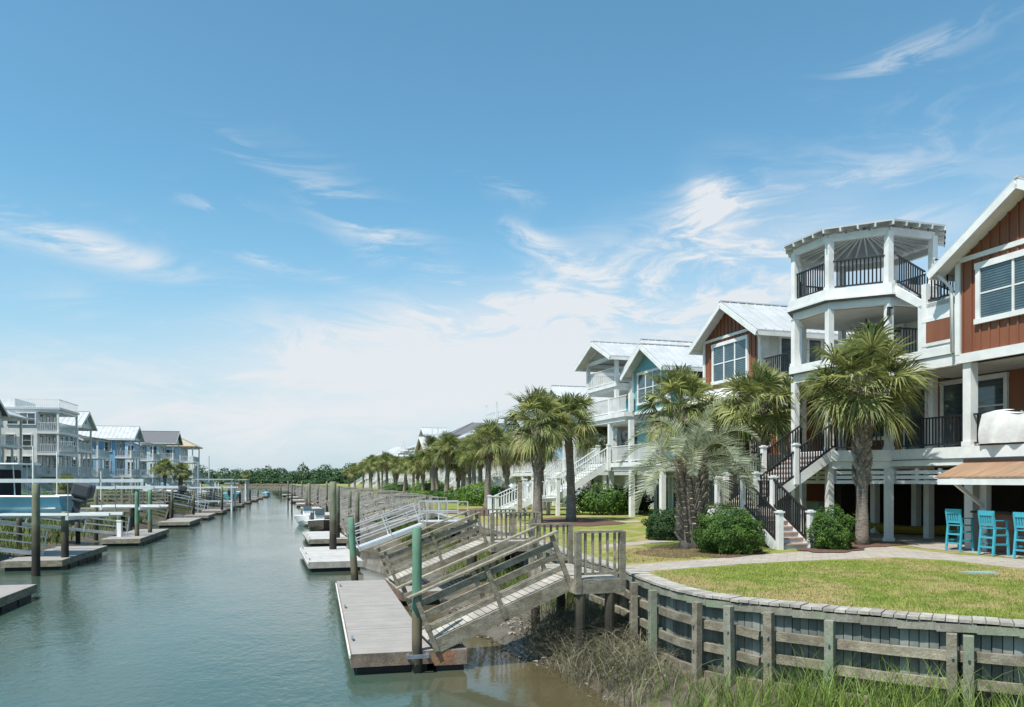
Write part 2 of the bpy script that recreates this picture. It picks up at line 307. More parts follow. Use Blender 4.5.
# ------------------------------------------------------------------ builders
class MB:
    def __init__(s, o=(0,0,0)): s.v = []; s.f = []; s.o = o; s.mi = []; s.k = 0
    def add(s, vs, fs):
        n = len(s.v); o = s.o
        s.v += [(a-o[0], b-o[1], c-o[2]) for a, b, c in vs]; s.f += [tuple(i+n for i in q) for q in fs]; s.mi += [s.k]*len(fs); return s
    BF = [(0,3,2,1),(4,5,6,7),(0,1,5,4),(1,2,6,5),(2,3,7,6),(3,0,4,7)]
    def box(s, x0, x1, y0, y1, z0, z1):
        if x0 > x1: x0, x1 = x1, x0
        if y0 > y1: y0, y1 = y1, y0
        if z0 > z1: z0, z1 = z1, z0
        return s.add([(x0,y0,z0),(x1,y0,z0),(x1,y1,z0),(x0,y1,z0),(x0,y0,z1),(x1,y0,z1),(x1,y1,z1),(x0,y1,z1)], s.BF)
    def beam(s, p, q, w, h, up=(0,0,1)):      # a bar from p to q, w wide, h high, centred on the line
        p = Vector(p); q = Vector(q); d = (q-p); 
        if d.length < 1e-6: return s
        d.normalize(); u = Vector(up)
        if abs(d.dot(u)) > .99: u = Vector((1,0,0))
        a = d.cross(u).normalized()*(w/2); b = a.cross(d).normalized()*(h/2)
        vs = [p-a-b, p+a-b, q+a-b, q-a-b, p-a+b, p+a+b, q+a+b, q-a+b]
        return s.add([tuple(x) for x in vs], s.BF)
    def cyl(s, p, q, r0, r1=None, n=10, cap=True):
        r1 = r0 if r1 is None else r1
        return s.tube([p, q], [r0, r1], n, cap)
    def tube(s, pts, rs, n=8, cap=True):
        pts = [Vector(p) for p in pts]; vs = []; fs = []
        for i, p in enumerate(pts):
            d = (pts[min(i+1, len(pts)-1)]-pts[max(i-1, 0)]).normalized()
            u = Vector((0,0,1)) if abs(d.z) < .9 else Vector((1,0,0))
            a = d.cross(u).normalized(); b = d.cross(a)
            for k in range(n):
                t = 2*math.pi*k/n; vs.append(tuple(p+(a*math.cos(t)+b*math.sin(t))*rs[i]))
        for i in range(len(pts)-1):
            for k in range(n): fs.append((i*n+k, i*n+(k+1) % n, (i+1)*n+(k+1) % n, (i+1)*n+k))
        if cap: fs.append(tuple(range(n))[::-1]); fs.append(tuple((len(pts)-1)*n+k for k in range(n)))
        return s.add(vs, fs)
    def prism(s, pts, z0, z1):                # a flat outline in plan, extruded upward
        n = len(pts); vs = [(x, y, z0) for x, y in pts]+[(x, y, z1) for x, y in pts]
        return s.add(vs, [tuple(range(n))[::-1], tuple(range(n, 2*n))]+[(i, (i+1) % n, n+(i+1) % n, n+i) for i in range(n)])
    def slab(s, pts, d):                      # a polygon in space swept by vector d
        n = len(pts); vs = [tuple(p) for p in pts]+[(p[0]+d[0], p[1]+d[1], p[2]+d[2]) for p in pts]
        return s.add(vs, [tuple(range(n))[::-1], tuple(range(n, 2*n))]+[(i, (i+1) % n, n+(i+1) % n, n+i) for i in range(n)])
    def obj(s, name, m, parent=None, smooth=False, bevel=0):
        me = bpy.data.meshes.new(name); me.from_pydata(s.v, [], s.f); 
        for x in (m if isinstance(m, (list, tuple)) else [m]): me.materials.append(M[x])
        if any(s.mi): me.polygons.foreach_set('material_index', s.mi)
        if smooth: me.polygons.foreach_set('use_smooth', [True]*len(s.f))
        bm = bmesh.new(); bm.from_mesh(me); bmesh.ops.recalc_face_normals(bm, faces=bm.faces) if len(s.f) < 20000 else None
        bm.to_mesh(me); bm.free()
        o = bpy.data.objects.new(name, me); COL.objects.link(o)
        if parent is not None: o.parent = parent
        if bevel:
            b = o.modifiers.new('bevel', 'BEVEL'); b.width = bevel; b.segments = 2; b.limit_method = 'ANGLE'
        return o
def tag(o, label=None, cat=None, group=None, kind=None):
    if label: o['label'] = label
    if cat: o['category'] = cat
    if group: o['group'] = group
    if kind: o['kind'] = kind
    return o
def thing(name, label, cat, loc=(0,0,0), rotz=0, group=None):
    o = bpy.data.objects.new(name, None); COL.objects.link(o); o.empty_display_size = .3
    o.location = loc; o.rotation_euler = (0, 0, rotz); return tag(o, label, cat, group)
def fthing(name, label, cat, o, a=TH, group=None):      # root at frame point o = (v, u, z)
    x, y = W(o[0], o[1], a); return thing(name, label, cat, (x, y, o[2]), a, group)
KIDS = {}
def dup(root, loc, rotz=None, label=None, group=None, scale=None):
    def cp(o, par):
        c = o.copy(); COL.objects.link(c)
        if par is not None: c.parent = par
        for ch in list(o.children): cp(ch, c)
        return c
    r = cp(root, None); r.location = loc
    if rotz is not None: r.rotation_euler = (0, 0, rotz)
    if scale: r.scale = scale
    if label: r['label'] = label
    if group: r['group'] = group
    return r
ORDS = ['first','second','third','fourth','fifth','sixth','seventh','eighth','ninth','tenth','eleventh','twelfth','thirteenth','fourteenth','fifteenth','sixteenth','seventeenth','eighteenth','nineteenth','twentieth','twenty-first','twenty-second','twenty-third','twenty-fourth','twenty-fifth','twenty-sixth','twenty-seventh','twenty-eighth','twenty-ninth','thirtieth']
def rail(mb, p, q, h=.95, gap=.125, bw=.035, tw=.07, top=True):     # balustrade run between floor points p, q
    p = Vector(p); q = Vector(q); L = (q-p).length; n = max(2, int(L/gap)); z = Vector((0,0,1))
    mb.beam(p+z*h, q+z*h, tw, .045); mb.beam(p+z*.10, q+z*.10, .05, .05)
    for i in range(1, n):
        a = p+(q-p)*(i/n); mb.box(a.x-bw/2, a.x+bw/2, a.y-bw/2, a.y+bw/2, a.z+.10, a.z+h)
    return mb
def xrail(mb, p, q, h=.95):                                         # rail with crossed braces
    p = Vector(p); q = Vector(q); z = Vector((0,0,1))
    mb.beam(p+z*h, q+z*h, .07, .05); mb.beam(p+z*.1, q+z*.1, .05, .05)
    mb.beam(p+z*.12, q+z*(h-.03), .03, .05); mb.beam(q+z*.12, p+z*(h-.03), .03, .05)
    return mb
def window(root, o, ax, s, pos, a0, a1, z0, z1, cols=1, rows=2, glass='glass', name='window', trim='white', tw=.09):
    # ax 'x': the wall faces along x (side s = -1 or +1) at x = pos, running a0..a1 in y; ax 'y' the other way round
    if a0 > a1: a0, a1 = a1, a0
    fr = MB(o); pn = MB(o)
    def bx(mb, A0, A1, Z0, Z1, d0, d1):
        if ax == 'x': mb.box(pos+s*d0, pos+s*d1, A0, A1, Z0, Z1)
        else: mb.box(A0, A1, pos+s*d0, pos+s*d1, Z0, Z1)
    bx(fr, a0-tw, a0, z0, z1, -.01, .085); bx(fr, a1, a1+tw, z0, z1, -.01, .085)
    bx(fr, a0-tw-.02, a1+tw+.02, z1, z1+tw*1.2, -.01, .10); bx(fr, a0-tw-.03, a1+tw+.03, z0-tw, z0, -.01, .115)
    for i in range(1, cols):
        c = a0+(a1-a0)*i/cols; bx(fr, c-.035, c+.035, z0, z1, -.01, .07)
    for i in range(1, rows):
        c = z0+(z1-z0)*i/rows; bx(fr, a0, a1, c-.022, c+.022, -.01, .062)
    bx(pn, a0, a1, z0, z1, -.012, .042)
    f = fr.obj(name, trim, root); p = pn.obj('pane', glass, f); return f
def gable_roof(root, o, x0, x1, yc, hw, ze, pitch, axis='x', mt='roof', th=.09, seam=.42, name='roof', trim=True):
    # ridge along `axis`; ze = height of the eave edge's top
    mb = MB(o); zr = ze+hw*pitch
    def P(a, b, z): return (a, b, z) if axis == 'x' else (b, a, z)
    for sgn in (-1, 1):
        mb.slab([P(x0, yc+sgn*hw, ze), P(x1, yc+sgn*hw, ze), P(x1, yc, zr), P(x0, yc, zr)], (0,0,-th))
        if seam:
            n = int((x1-x0)/seam)
            for i in range(n+1):
                a = x0+(x1-x0)*i/n; mb.beam(P(a, yc+sgn*hw, ze+.018), P(a, yc, zr+.018), .03, .036)
    mb.beam(P(x0-.02, yc, zr+.02), P(x1+.02, yc, zr+.02), .16, .05)
    rf = mb.obj(name, mt, root)
    if trim:
        t = MB(o)
        for sgn in (-1, 1):
            t.beam(P(x0-.015, yc+sgn*hw, ze-.16), P(x0-.015, yc, zr-.16), .05, .22)
            t.beam(P(x1+.015, yc+sgn*hw, ze-.16), P(x1+.015, yc, zr-.16), .05, .22)
            t.beam(P(x0, yc+sgn*(hw-.02), ze-.16), P(x1, yc+sgn*(hw-.02), ze-.16), .05, .16)
        t.obj('fascia', 'white', root)
    return rf
def hip_roof(root, o, x0, x1, y0, y1, ze, pitch, mt='roof', name='roof'):
    mb = MB(o); w = min(x1-x0, y1-y0)/2; zr = ze+w*pitch; xc0, xc1, yc0, yc1 = x0+w, x1-w, y0+w, y1-w
    b = [(x0,y0,ze),(x1,y0,ze),(x1,y1,ze),(x0,y1,ze)]
    if x1-x0 > y1-y0: r0, r1 = (xc0,(y0+y1)/2,zr), (xc1,(y0+y1)/2,zr); fs = [(0,1,5,4),(1,2,5),(2,3,4,5),(3,0,4)]
    else: r0, r1 = ((x0+x1)/2,yc0,zr), ((x0+x1)/2,yc1,zr); fs = [(0,1,4),(1,2,5,4),(2,3,5),(3,0,4,5)]
    mb.add(b+[r0, r1], fs+[(0,3,2,1)])
    mb.box(x0+.01, x1-.01, y0+.01, y1-.01, ze-.14, ze-.003)
    for a, c in ((0,0),(1,1 if x1-x0 > y1-y0 else 0),(2,1),(3,0 if x1-x0 > y1-y0 else 1)):
        mb.beam(Vector(b[a])+Vector((0,0,.02)), Vector((r0, r1)[c])+Vector((0,0,.02)), .12, .04)
    return mb.obj(name, mt, root)
def stair(root, o, a, b, side, w, mt_rail='black', n=None, rails=(1,1), mt_tread='tread', gap=.125, newel='white', mt_str='white', h=.92):
    # a, b = foot and head of the flight's centre line; side = unit plan vector across
    a = Vector(a); b = Vector(b); sd_ = Vector((side[0], side[1], 0)); rise = b.z-a.z; n = n or max(3, round(rise/.18))
    tr = MB(o); ri = MB(o); st = MB(o); d = (b-a); dh = Vector((d.x, d.y, 0)); step = dh/n; du = dh.normalized()
    for i in range(n):
        p = a+step*i; z = a.z+rise*(i+1)/n
        c0 = p-sd_*w/2; c1 = p+sd_*w/2
        if i < n-1: tr.slab([(c0-du*.03)+Vector((0,0,z-c0.z)), (c1-du*.03)+Vector((0,0,z-c1.z)), (c1+step)+Vector((0,0,z-c1.z)), (c0+step)+Vector((0,0,z-c0.z))], (0,0,-.04))
        ri.slab([Vector((c0.x,c0.y,z-rise/n)), Vector((c1.x,c1.y,z-rise/n)), Vector((c1.x,c1.y,z-.042)), Vector((c0.x,c0.y,z-.042))], tuple(du*.02))
    tr.obj('treads', mt_tread, root); ri.obj('risers', 'riser' if mt_tread == 'tread' else mt_tread, root)
    for sg in (-1, 1):
        st = MB(o); e = sd_*(sg*(w/2+.035)); st.beam(a+e+Vector((0,0,-.02)), b+e+Vector((0,0,-.10)), .06, .32); st.obj('stringer', mt_str, root)
    for k, sg in enumerate((-1, 1)):
        if rails[k]:
            r = MB(o); e = sd_*(sg*(w/2+.035)); rail(r, a+e+Vector((0,0,.10)), b+e+Vector((0,0,.06)), h, gap); r.obj('railing', mt_rail, root)
def newel(root, o, x, y, z0, z1, w=.16, mt='white'):
    m = MB(o); m.box(x-w/2, x+w/2, y-w/2, y+w/2, z0, z1); m.box(x-w/2-.03, x+w/2+.03, y-w/2-.03, y+w/2+.03, z1, z1+.05); m.box(x-w/2+.02, x+w/2-.02, y-w/2+.02, y+w/2-.02, z1+.05, z1+.08)
    return m.obj('newel_post', mt, root)
# ------------------------------------------------------------------ the setting
def sm(x, a, b):
    t = min(1, max(0, (x-a)/(b-a))); return t*t*(3-2*t)
def rs(u): return .07*max(0.0, min(u, 78)-38)                       # right bank draws back far up the canal
def lefte(u): return -12.6+.0585*min(u, 165)-.03*max(0, u-165)                           # left water's edge in right-bank coordinates
def build_ground():
    us = [-60, -20, 0, 10, 20, 30, 40, 50, 60, 70, 80, 95, 110, 125, 140, 160, 180, 200, 230, 260, 300, 340, 380, 405, 415, 425, 450, 500, 650, 900, 1400, 3000]
    mb = MB(); rows = []
    for u in us:
        L = lefte(u); Rr = 5.6+rs(u)
        L = min(L, Rr-1.0)
        st = [(-1800,1.7),(-500,1.7),(L-60,1.7),(L-14,1.66),(L-9,1.45),(L-5.5,1.0),(L-3.5,.75),(L-1.5,.35),(L,-.02),(L+1.2,-.6),(L+2,-1),
              (min(Rr-2, 99),-1),(Rr-1.0,-.45),(Rr,-.02),(Rr+1,.25),(Rr+2.2,.45),(Rr+4,.5),(60,.5),(500,.5),(1800,.5)]
        if u > 420: st = [(v, max(z, .5 if u > 420 else z)) for v, z in st]
        st.sort(key=lambda t: t[0]) if u > 300 else None
        rows.append([(v, z+(rnd(-.06,.06) if .1 < z < 1.4 else 0)) for v, z in st])
    vs = []; fs = []; n = len(rows[0])
    for u, r in zip(us, rows):
        for v, z in r: x, y = W(v, u); vs.append((x, y, z))
    for i in range(len(us)-1):
        for j in range(n-1): fs.append((i*n+j, i*n+j+1, (i+1)*n+j+1, (i+1)*n+j))
    mb.add(vs, fs); tag(mb.obj('ground', 'ground', smooth=True), kind='structure')
build_ground()
def medge(u): return 4.75+.22*math.sin(u*.5)+.16*math.sin(u*1.3+1)+.85*sm(u, 16.5, 12.5)+.9*sm(u, 24, 34)
def build_mud():
    mb = MB(); vs = []; fs = []; nv, nu = 74, 230; k = 0
    for i in range(nu):
        u = 4+i*.26
        for j in range(nv):
            v = 3.6+j*.125 if j < 40 else 8.6+(j-40)*.28
            edge = medge(u)
            x, y = W(v, u)
            z = -.12+.62*sm(v, edge-.5, edge+2.6)
            nn = noise.fractal(Vector((x*.8, y*.8, 0)), .7, 2, 5); z += .07*nn*sm(v, edge-.6, edge+.4)
            z += .045*max(0, noise.noise(Vector((x*5, y*5, 3))))*sm(v, edge-.3, edge+.5)
            if j == 0: z = -.5
            vs.append((x, y, z))
    for i in range(nu-1):
        for j in range(nv-1): fs.append((i*nv+j, i*nv+j+1, (i+1)*nv+j+1, (i+1)*nv+j))
    mb.add(vs, fs); tag(mb.obj('mud_bank', 'ground', smooth=True), kind='structure')
build_mud()
wm = MB(); wm.add([(-1900,-200,0),(1900,-200,0),(1900,1900,0),(-1900,1900,0)], [(0,1,2,3)]); tag(wm.obj('water', 'water'), kind='structure')
# the edge of the right bank: far end, along the canal, then the near sweep to the right
EDGE = [W(9.6+rs(400), 400), W(9.6+rs(200), 200), W(9.6+rs(120), 120), W(9.6+rs(80), 80), W(9.4+rs(55), 55), W(9.4, 38), W(8.9, 28), W(8.3, 22.5), W(7.9, 19.0), (2.64,17.6), (2.76,16.5), (2.90,15.6), (3.02,15.0), (3.18,14.46), (3.46,13.84), (3.87,13.32), (4.9,12.5), (5.82,11.82), (7.1,11.14), (9.4,10.0), (13,8.3), (20,5.2)]
def flat(name, pts, z, m, kind='structure', th=0):
    mb = MB(); bmv = [(x, y, z) for x, y in pts]; mb.add(bmv, [tuple(range(len(pts)))])
    o = mb.obj(name, m); me = o.data; bm = bmesh.new(); bm.from_mesh(me); bmesh.ops.triangulate(bm, faces=bm.faces)
    for f in bm.faces:
        if f.normal.z < 0: f.normal_flip()
    bm.to_mesh(me); bm.free(); return tag(o, kind=kind)
LAWNP = EDGE+[(60,-8), (700,-8), (900,900), (0,760)]
flat('lawn', LAWNP, 1.7, 'lawn')
def gp(l, z=1.7): return [G(a, b, z) for a, b in l]
flat('path', gp([(650,571),(700,567.4),(740,564.2),(795,561.2),(851,559),(895,557.6),(950,560.5),(1024,569),(1100,580),(1240,600),(1240,580),(1100,567),(1024,559.5),(960,555),(905,548.5),(884,545.5),(862,548.5),(815,551.5),(780,553),(740,556.6),(690,560.5),(624,565.5),(622,570),(632,572)]), 1.704, 'concrete')
flat('path', gp([(604,548),(640,544.6),(700,538.8),(720,537),(720,534.5),(690,536.4),(640,541.6),(604,544.5)]), 1.704, 'concrete')
flat('path', gp([(470,530),(520,526),(560,524.3),(640,522),(640,520.5),(560,522.6),(470,527.5)]), 1.704, 'concrete')
def fr(l, z=None): return [W(a, b) for a, b in l]
flat('patio', fr([(18.9,19.2),(18.9,6),(30,6),(30,25.6),(20.2,25.6),(19.9,22)]), 1.708, 'concrete')
for k, (cx, cy, rx, ry) in enumerate([(700,551,60,7.5),(572,522.5,46,4.6),(872,544.3,34,3.2),(830,550,34,3),(478,512,40,3.5)]):
    pts = []
    for i in range(28):
        t = 2*math.pi*i/28; q = 1+.13*math.sin(3*t+k)+.08*math.sin(7*t)
        pts.append(G(cx+rx*q*math.cos(t), cy+ry*q*math.sin(t), 1.7))
    flat('mulch_bed', pts, 1.712+.004*k, 'mulch')
# ------------------------------------------------------------------ bulkhead
class Line:
    def __init__(s, pts):
        s.p = [Vector((x, y, 0)) for x, y in pts]; s.d = [0]
        for a, b in zip(s.p, s.p[1:]): s.d.append(s.d[-1]+(b-a).length)
        s.L = s.d[-1]
    def at(s, t, off=0):
        t = min(max(t, 0), s.L-1e-4); i = max(k for k in range(len(s.p)-1) if s.d[k] <= t)
        a, b = s.p[i], s.p[i+1]; d = (b-a).normalized(); nn = Vector((d.y, -d.x, 0))*-1
        # smooth the normal across joints
        f = (t-s.d[i])/max(1e-6, s.d[i+1]-s.d[i])
        def segn(k):
            k = min(max(k, 0), len(s.p)-2); e = (s.p[k+1]-s.p[k]).normalized(); return Vector((-e.y, e.x, 0))
        n0 = (segn(i-1)+segn(i)).normalized(); n1 = (segn(i)+segn(i+1)).normalized()
        nn = (n0*(1-f)+n1*f).normalized()
        return a+(b-a)*f - nn*off, d, nn
NEAR = Line(EDGE[4:])
# outward (towards the water) is the right-hand side when walking from the far end to the near end
def px_of(p): return 512+F*p.x/p.y
def find_t(line, px, off, lo, hi):
    best = None
    for i in range(400):
        t = lo+(hi-lo)*i/400; q = line.at(t, off)[0]
        if q.y > 1:
            e = abs(px_of(q)-px)
            if best is None or e < best[0]: best = (e, t)
    return best[1]
tw = None
for i in range(len(NEAR.d)):
    pass
T_PLAT = NEAR.d[4]       # near the first platform
bh = thing('bulkhead', 'long weathered timber bulkhead holding up the right bank, grey green boards behind rows of beams', 'retaining wall', (NEAR.p[10].x, NEAR.p[10].y, 0))
bo = (NEAR.p[10].x, NEAR.p[10].y, 0)
def offs(t, off, z):
    q = NEAR.at(t, off)[0]; return Vector((q.x, q.y, z))
sb = MB(bo); t = 0
while t < NEAR.L-.3:
    w = .13; a = offs(t, .05+rnd(0,.03), 0); b = offs(t+w-.012, .05+rnd(0,.02), 0)
    sb.slab([(a.x,a.y,-.3),(b.x,b.y,-.3),(b.x,b.y,1.64),(a.x,a.y,1.64)], tuple((NEAR.at(t)[2])*.05)); t += w
sb.obj('sheet_wall', 'sheet', bh)
cp = MB(bo); t = 0
while t < NEAR.L-.3:
    w = .165 if t > 15 else .6
    a = offs(t, .20, 0); b = offs(t+w-.012, .20, 0); c = offs(t+w-.012, -.20, 0); d = offs(t, -.20, 0); z = 1.735+rnd(-.006, .006)
    cp.slab([(a.x,a.y,z),(b.x,b.y,z),(c.x,c.y,z),(d.x,d.y,z)], (0,0,.045)); t += w
cp.obj('cap_boards', 'woodlight', bh)
ub = MB(bo); t = 0
while t < NEAR.L-.6:
    ub.beam(offs(t, .15, 1.64), offs(t+.5, .15, 1.66), .07, .12); t += .5
ub.obj('top_rail', 'postg', bh)
posts = []
for px in (608, 634, 652, 697, 732, 771, 829, 951, 967, 1010+70, 1150): posts.append(find_t(NEAR, px, .33, NEAR.d[4]-1, NEAR.L-1))
posts.sort()
t = NEAR.d[4]-4
far_posts = [NEAR.d[1]+.0+i*2.2 for i in range(int((NEAR.d[4]-NEAR.d[1])/2.2))]
far_posts = [q for q in far_posts if q < posts[0]-1.5]
brk = {0: [], 1: [], 2: []}
allp = sorted(far_posts+posts)
for row, z in enumerate((1.27, .86, .42)):
    wl = MB(bo)
    for i in range(len(allp)-1):
        a, b = allp[i], allp[i+1]; n = max(1, int((b-a)/.6))
        jit = rnd(-.03, .03)
        if row < 2 and i == len(far_posts)+4: b = a+(b-a)*.62          # a broken, sagging beam end
        for k in range(n):
            ta = a+(b-a)*k/n; tb = a+(b-a)*(k+1)/n
            wl.beam(offs(ta, .17, z+jit), offs(tb+.01, .17, z+jit+(-.05 if (row < 2 and i == len(far_posts)+4) else 0)), .09, .14)
    wl.obj('wale', 'wood', bh)
for i, tq in enumerate(allp):
    q, d, nn = NEAR.at(tq, .33); p = MB(bo); c = Vector((q.x, q.y, 0)); top = 1.62+rnd(-.05, .06)
    wq = .068 if tq in posts else .065
    lean = Vector((rnd(-.03,.03), rnd(-.03,.03), 0))
    p.slab([tuple(c+d*sx*wq+nn*sy*wq+Vector((0,0,-.6))) for sx, sy in ((-1,-1),(1,-1),(1,1),(-1,1))], tuple(lean+Vector((0,0,top+.6))))
    o = p.obj('post', 'postg' if i % 2 == 0 else 'wood', bh, bevel=.008)
    if tq in posts:
        for z in (1.27, .86): bt = MB(bo); e = c-nn*(wq+.0)+Vector((0,0,z)); bt.cyl(e, e-nn*.03, .018, .018, 6); bt.obj('bolt', 'galv', o)
# bank wall farther up the canal
FARL = Line(EDGE[:5]); fo = (FARL.p[1].x, FARL.p[1].y, 0); fb = thing('bulkhead', 'distant run of grey timber bulkhead beyond the row of gangways', 'retaining wall', fo)
m1 = MB(fo); m2 = MB(fo)
for i in range(60):
    ta, tb = FARL.L*i/60, FARL.L*(i+1)/60; a = FARL.at(ta)[0]; b = FARL.at(tb)[0]
    m1.slab([(a.x,a.y,-.3),(b.x,b.y,-.3),(b.x,b.y,1.68),(a.x,a.y,1.68)], (.06,.03,0)); m2.beam((a.x,a.y,1.74),(b.x,b.y,1.74), .4, .05)
m1.obj('sheet_wall', 'sheet', fb); m2.obj('cap_boards', 'woodlight', fb)
# ------------------------------------------------------------------ red-brown house with the octagonal tower (nearest on the right)
def pt(o, name, m, f, root, **k):
    mb = MB(o); f(mb); return mb.obj(name, m, root, **k)
o1 = (20, 19, 1.7)
h1 = fthing('beach_house', 'large red-brown beach house with white octagonal lookout tower, nearest on the right bank', 'house', o1)
OC = (20.90, 23.98)
def octo(r, a0=22.5): return [(OC[0]+r*math.cos(R(a0+45*k)), OC[1]+r*math.sin(R(a0+45*k))) for k in range(8)]
PR = 2.235/math.cos(R(22.5))+.0
posts8 = octo(PR)
# order check: corner C is at (20, 21.6), B at (18.69, 22.9), A at (18.69, 24.76)
Cc, Bc, Ac, Dc = (20.0, 21.6), (18.69, 22.91), (18.69, 24.76), (21.86, 21.6)
big = octo(PR+.16)
# floors and bodies
def f(mb):
    mb.box(20.0, 34, 6, 27.0, 4.38, 4.75)
    mb.box(20.02, 33.9, 6.1, 26.9, 4.20, 4.38)
    mb.prism(big, 4.39, 4.753)
    mb.prism(octo(PR+.05), 4.13, 4.388)
pt(o1, 'deck', 'white', f, h1)
def f(mb):
    mb.box(20.0, 22.6, 18.9, 24, 7.60, 7.86); mb.prism(octo(PR+.22), 7.62, 7.90); mb.prism(octo(PR+.06), 7.30, 7.615)
    mb.box(20.05, 22.6, 6, 21.7, 7.24, 7.59)
pt(o1, 'upper_deck', 'white', f, h1)
def f(mb):
    mb.prism(octo(PR+.26), 9.98, 10.28); mb.prism(octo(PR+.30), 9.90, 9.978); mb.prism(octo(PR+.08), 9.62, 9.858)
pt(o1, 'lookout_floor', 'white', f, h1)
pt(o1, 'shadow_strip', 'dark_line', lambda mb: (mb.prism(octo(PR+.25), 9.86, 9.898), mb.prism(octo(PR+.20), 7.60, 7.618), mb.box(19.97,20.2,6,21.6,4.385,4.41)), h1)  # added dark strips that paint in the shadow line under the floor edges
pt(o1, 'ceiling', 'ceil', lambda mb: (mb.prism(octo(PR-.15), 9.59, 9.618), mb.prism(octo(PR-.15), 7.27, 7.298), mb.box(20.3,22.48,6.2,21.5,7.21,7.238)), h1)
pt(o1, 'soffit', 'cream', lambda mb: mb.box(22.6, 34, 19.1, 26.9, 9.75, 10.2), h1)
# walls
pt(o1, 'wall', 'brown', lambda mb: (mb.box(22.5, 33.8, 6.2, 26.8, 4.754, 7.6)), h1)
pt(o1, 'wall', 'cream', lambda mb: (mb.box(22.9, 33.8, 19.1, 26.8, 7.6, 9.75)), h1)
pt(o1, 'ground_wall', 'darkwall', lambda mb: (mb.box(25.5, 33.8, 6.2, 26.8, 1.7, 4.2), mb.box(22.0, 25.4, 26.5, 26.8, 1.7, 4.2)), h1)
# gable block, board and batten
GC, GW = 16.55, 2.45
def f(mb):
    mb.slab([(20,GC-GW,7.5),(20,GC+GW,7.5),(20,GC+GW,10.35),(20,GC,10.35+.6*GW),(20,GC-GW,10.35)], (13.5,0,0))
    k = GC-GW+.12
    while k < GC+GW-.1:
        zt = 10.35+.6*(GW-abs(k-GC)); mb.box(19.965, 20.0, k-.025, k+.025, 7.5, zt-.02); k += .305
pt(o1, 'wall', 'brown', f, h1)
def f(mb):
    mb.box(19.94, 20.3, GC-GW-.02, GC+GW+.02, 7.24, 7.52)
    mb.box(19.93, 20.0, GC-GW, GC+GW, 10.24, 10.38)
    mb.box(19.93, 20.06, GC+GW-.14, GC+GW+.03, 7.5, 10.3); mb.box(19.93, 20.06, GC-GW-.03, GC-GW+.14, 7.5, 10.3)
pt(o1, 'trim', 'white', f, h1)
gable_roof(h1, o1, 19.45, 33.6, GC, GW+.55, 10.12, .6)
pt(o1, 'eave_soffit', 'white', lambda mb: [mb.slab([(19.5,GC+s*(GW+.5),10.0),(20.0,GC+s*(GW+.5),10.0),(20.0,GC,10.0+.6*(GW+.5)-.06),(19.5,GC,10.0+.6*(GW+.5)-.06)], (0,0,-.03)) for s in (-1,1)], h1)
window(h1, o1, 'x', -1, 20.0, 14.95, 18.15, 8.45, 9.90, 3, 2, 'blind', tw=.15)
# second gable block continuing out of sight to the right
pt(o1, 'wall', 'brown', lambda mb: mb.box(21.5, 33, 6, 14.0, 7.6, 10.2), h1)
gable_roof(h1, o1, 21, 33.6, 10.3, 4.2, 10.1, .5)
# low link wall, landing and stair down from the lookout
def f(mb):
    mb.box(20.02, 20.14, 19.0, 20.55, 7.86, 9.3); mb.box(20.02, 22.4, 19.02, 20.3, 9.16, 9.32)
    mb.slab([(20.02,21.62,9.92),(20.02,20.3,9.12),(20.02,20.3,9.40),(20.02,21.62,10.26)], (.10,0,0))
    mb.box(19.99, 20.05, 19.15, 20.35, 8.72, 8.84); mb.box(19.99, 20.05, 19.15, 20.35, 7.95, 8.05); mb.box(20.0, 20.16, 20.20, 20.38, 7.86, 9.95)
pt(o1, 'link_wall', 'white', f, h1)
pt(o1, 'infill_panel', 'brown', lambda mb: mb.box(19.998, 20.03, 19.2, 20.2, 8.05, 8.72), h1)
pt(o1, 'railing', 'black', lambda mb: rail(mb, (20.1,21.5,10.25), (20.1,20.35,9.42), .95, .11), h1)
pt(o1, 'railing', 'black', lambda mb: rail(mb, (20.1,20.2,9.32), (20.1,19.35,9.32), .9, .11), h1)
pt(o1, 'railing', 'black', lambda mb: rail(mb, (21.7,21.5,10.25), (21.7,20.0,9.42), .95, .11), h1)
# tower posts, each level
for (x, y) in posts8:
    for z0, z1 in ((1.7, 4.13), (4.753, 7.30), (7.90, 9.62), (10.28, 12.06)):
        if z0 < 4 and x > 21: continue
        q = MB(o1); q.box(x-.105, x+.105, y-.105, y+.105, z0, z1); q.box(x-.135, x+.135, y-.135, y+.135, z0, z0+.12); q.obj('post', 'white', h1)
for i in range(8):
    a, b = posts8[i], posts8[(i+1) % 8]; mx, my = (a[0]+b[0])/2, (a[1]+b[1])/2
    if not (mx < 21 and my < 22.6 and mx > 20.2): 
        pt(o1, 'railing', 'black', lambda mb: rail(mb, (a[0],a[1],10.28), (b[0],b[1],10.28), .98, .12), h1) if not (my < 22.0) else None
    if my < 22.0: pt(o1, 'railing', 'black', lambda mb: rail(mb, (a[0],a[1],7.9), (b[0],b[1],7.9), .95, .12), h1)
    if mx < 20 and my > 24.5 or (mx < 20 and my < 22.6): pt(o1, 'railing', 'black', lambda mb: rail(mb, (a[0],a[1],4.753), (b[0],b[1],4.753), .95, .12), h1)
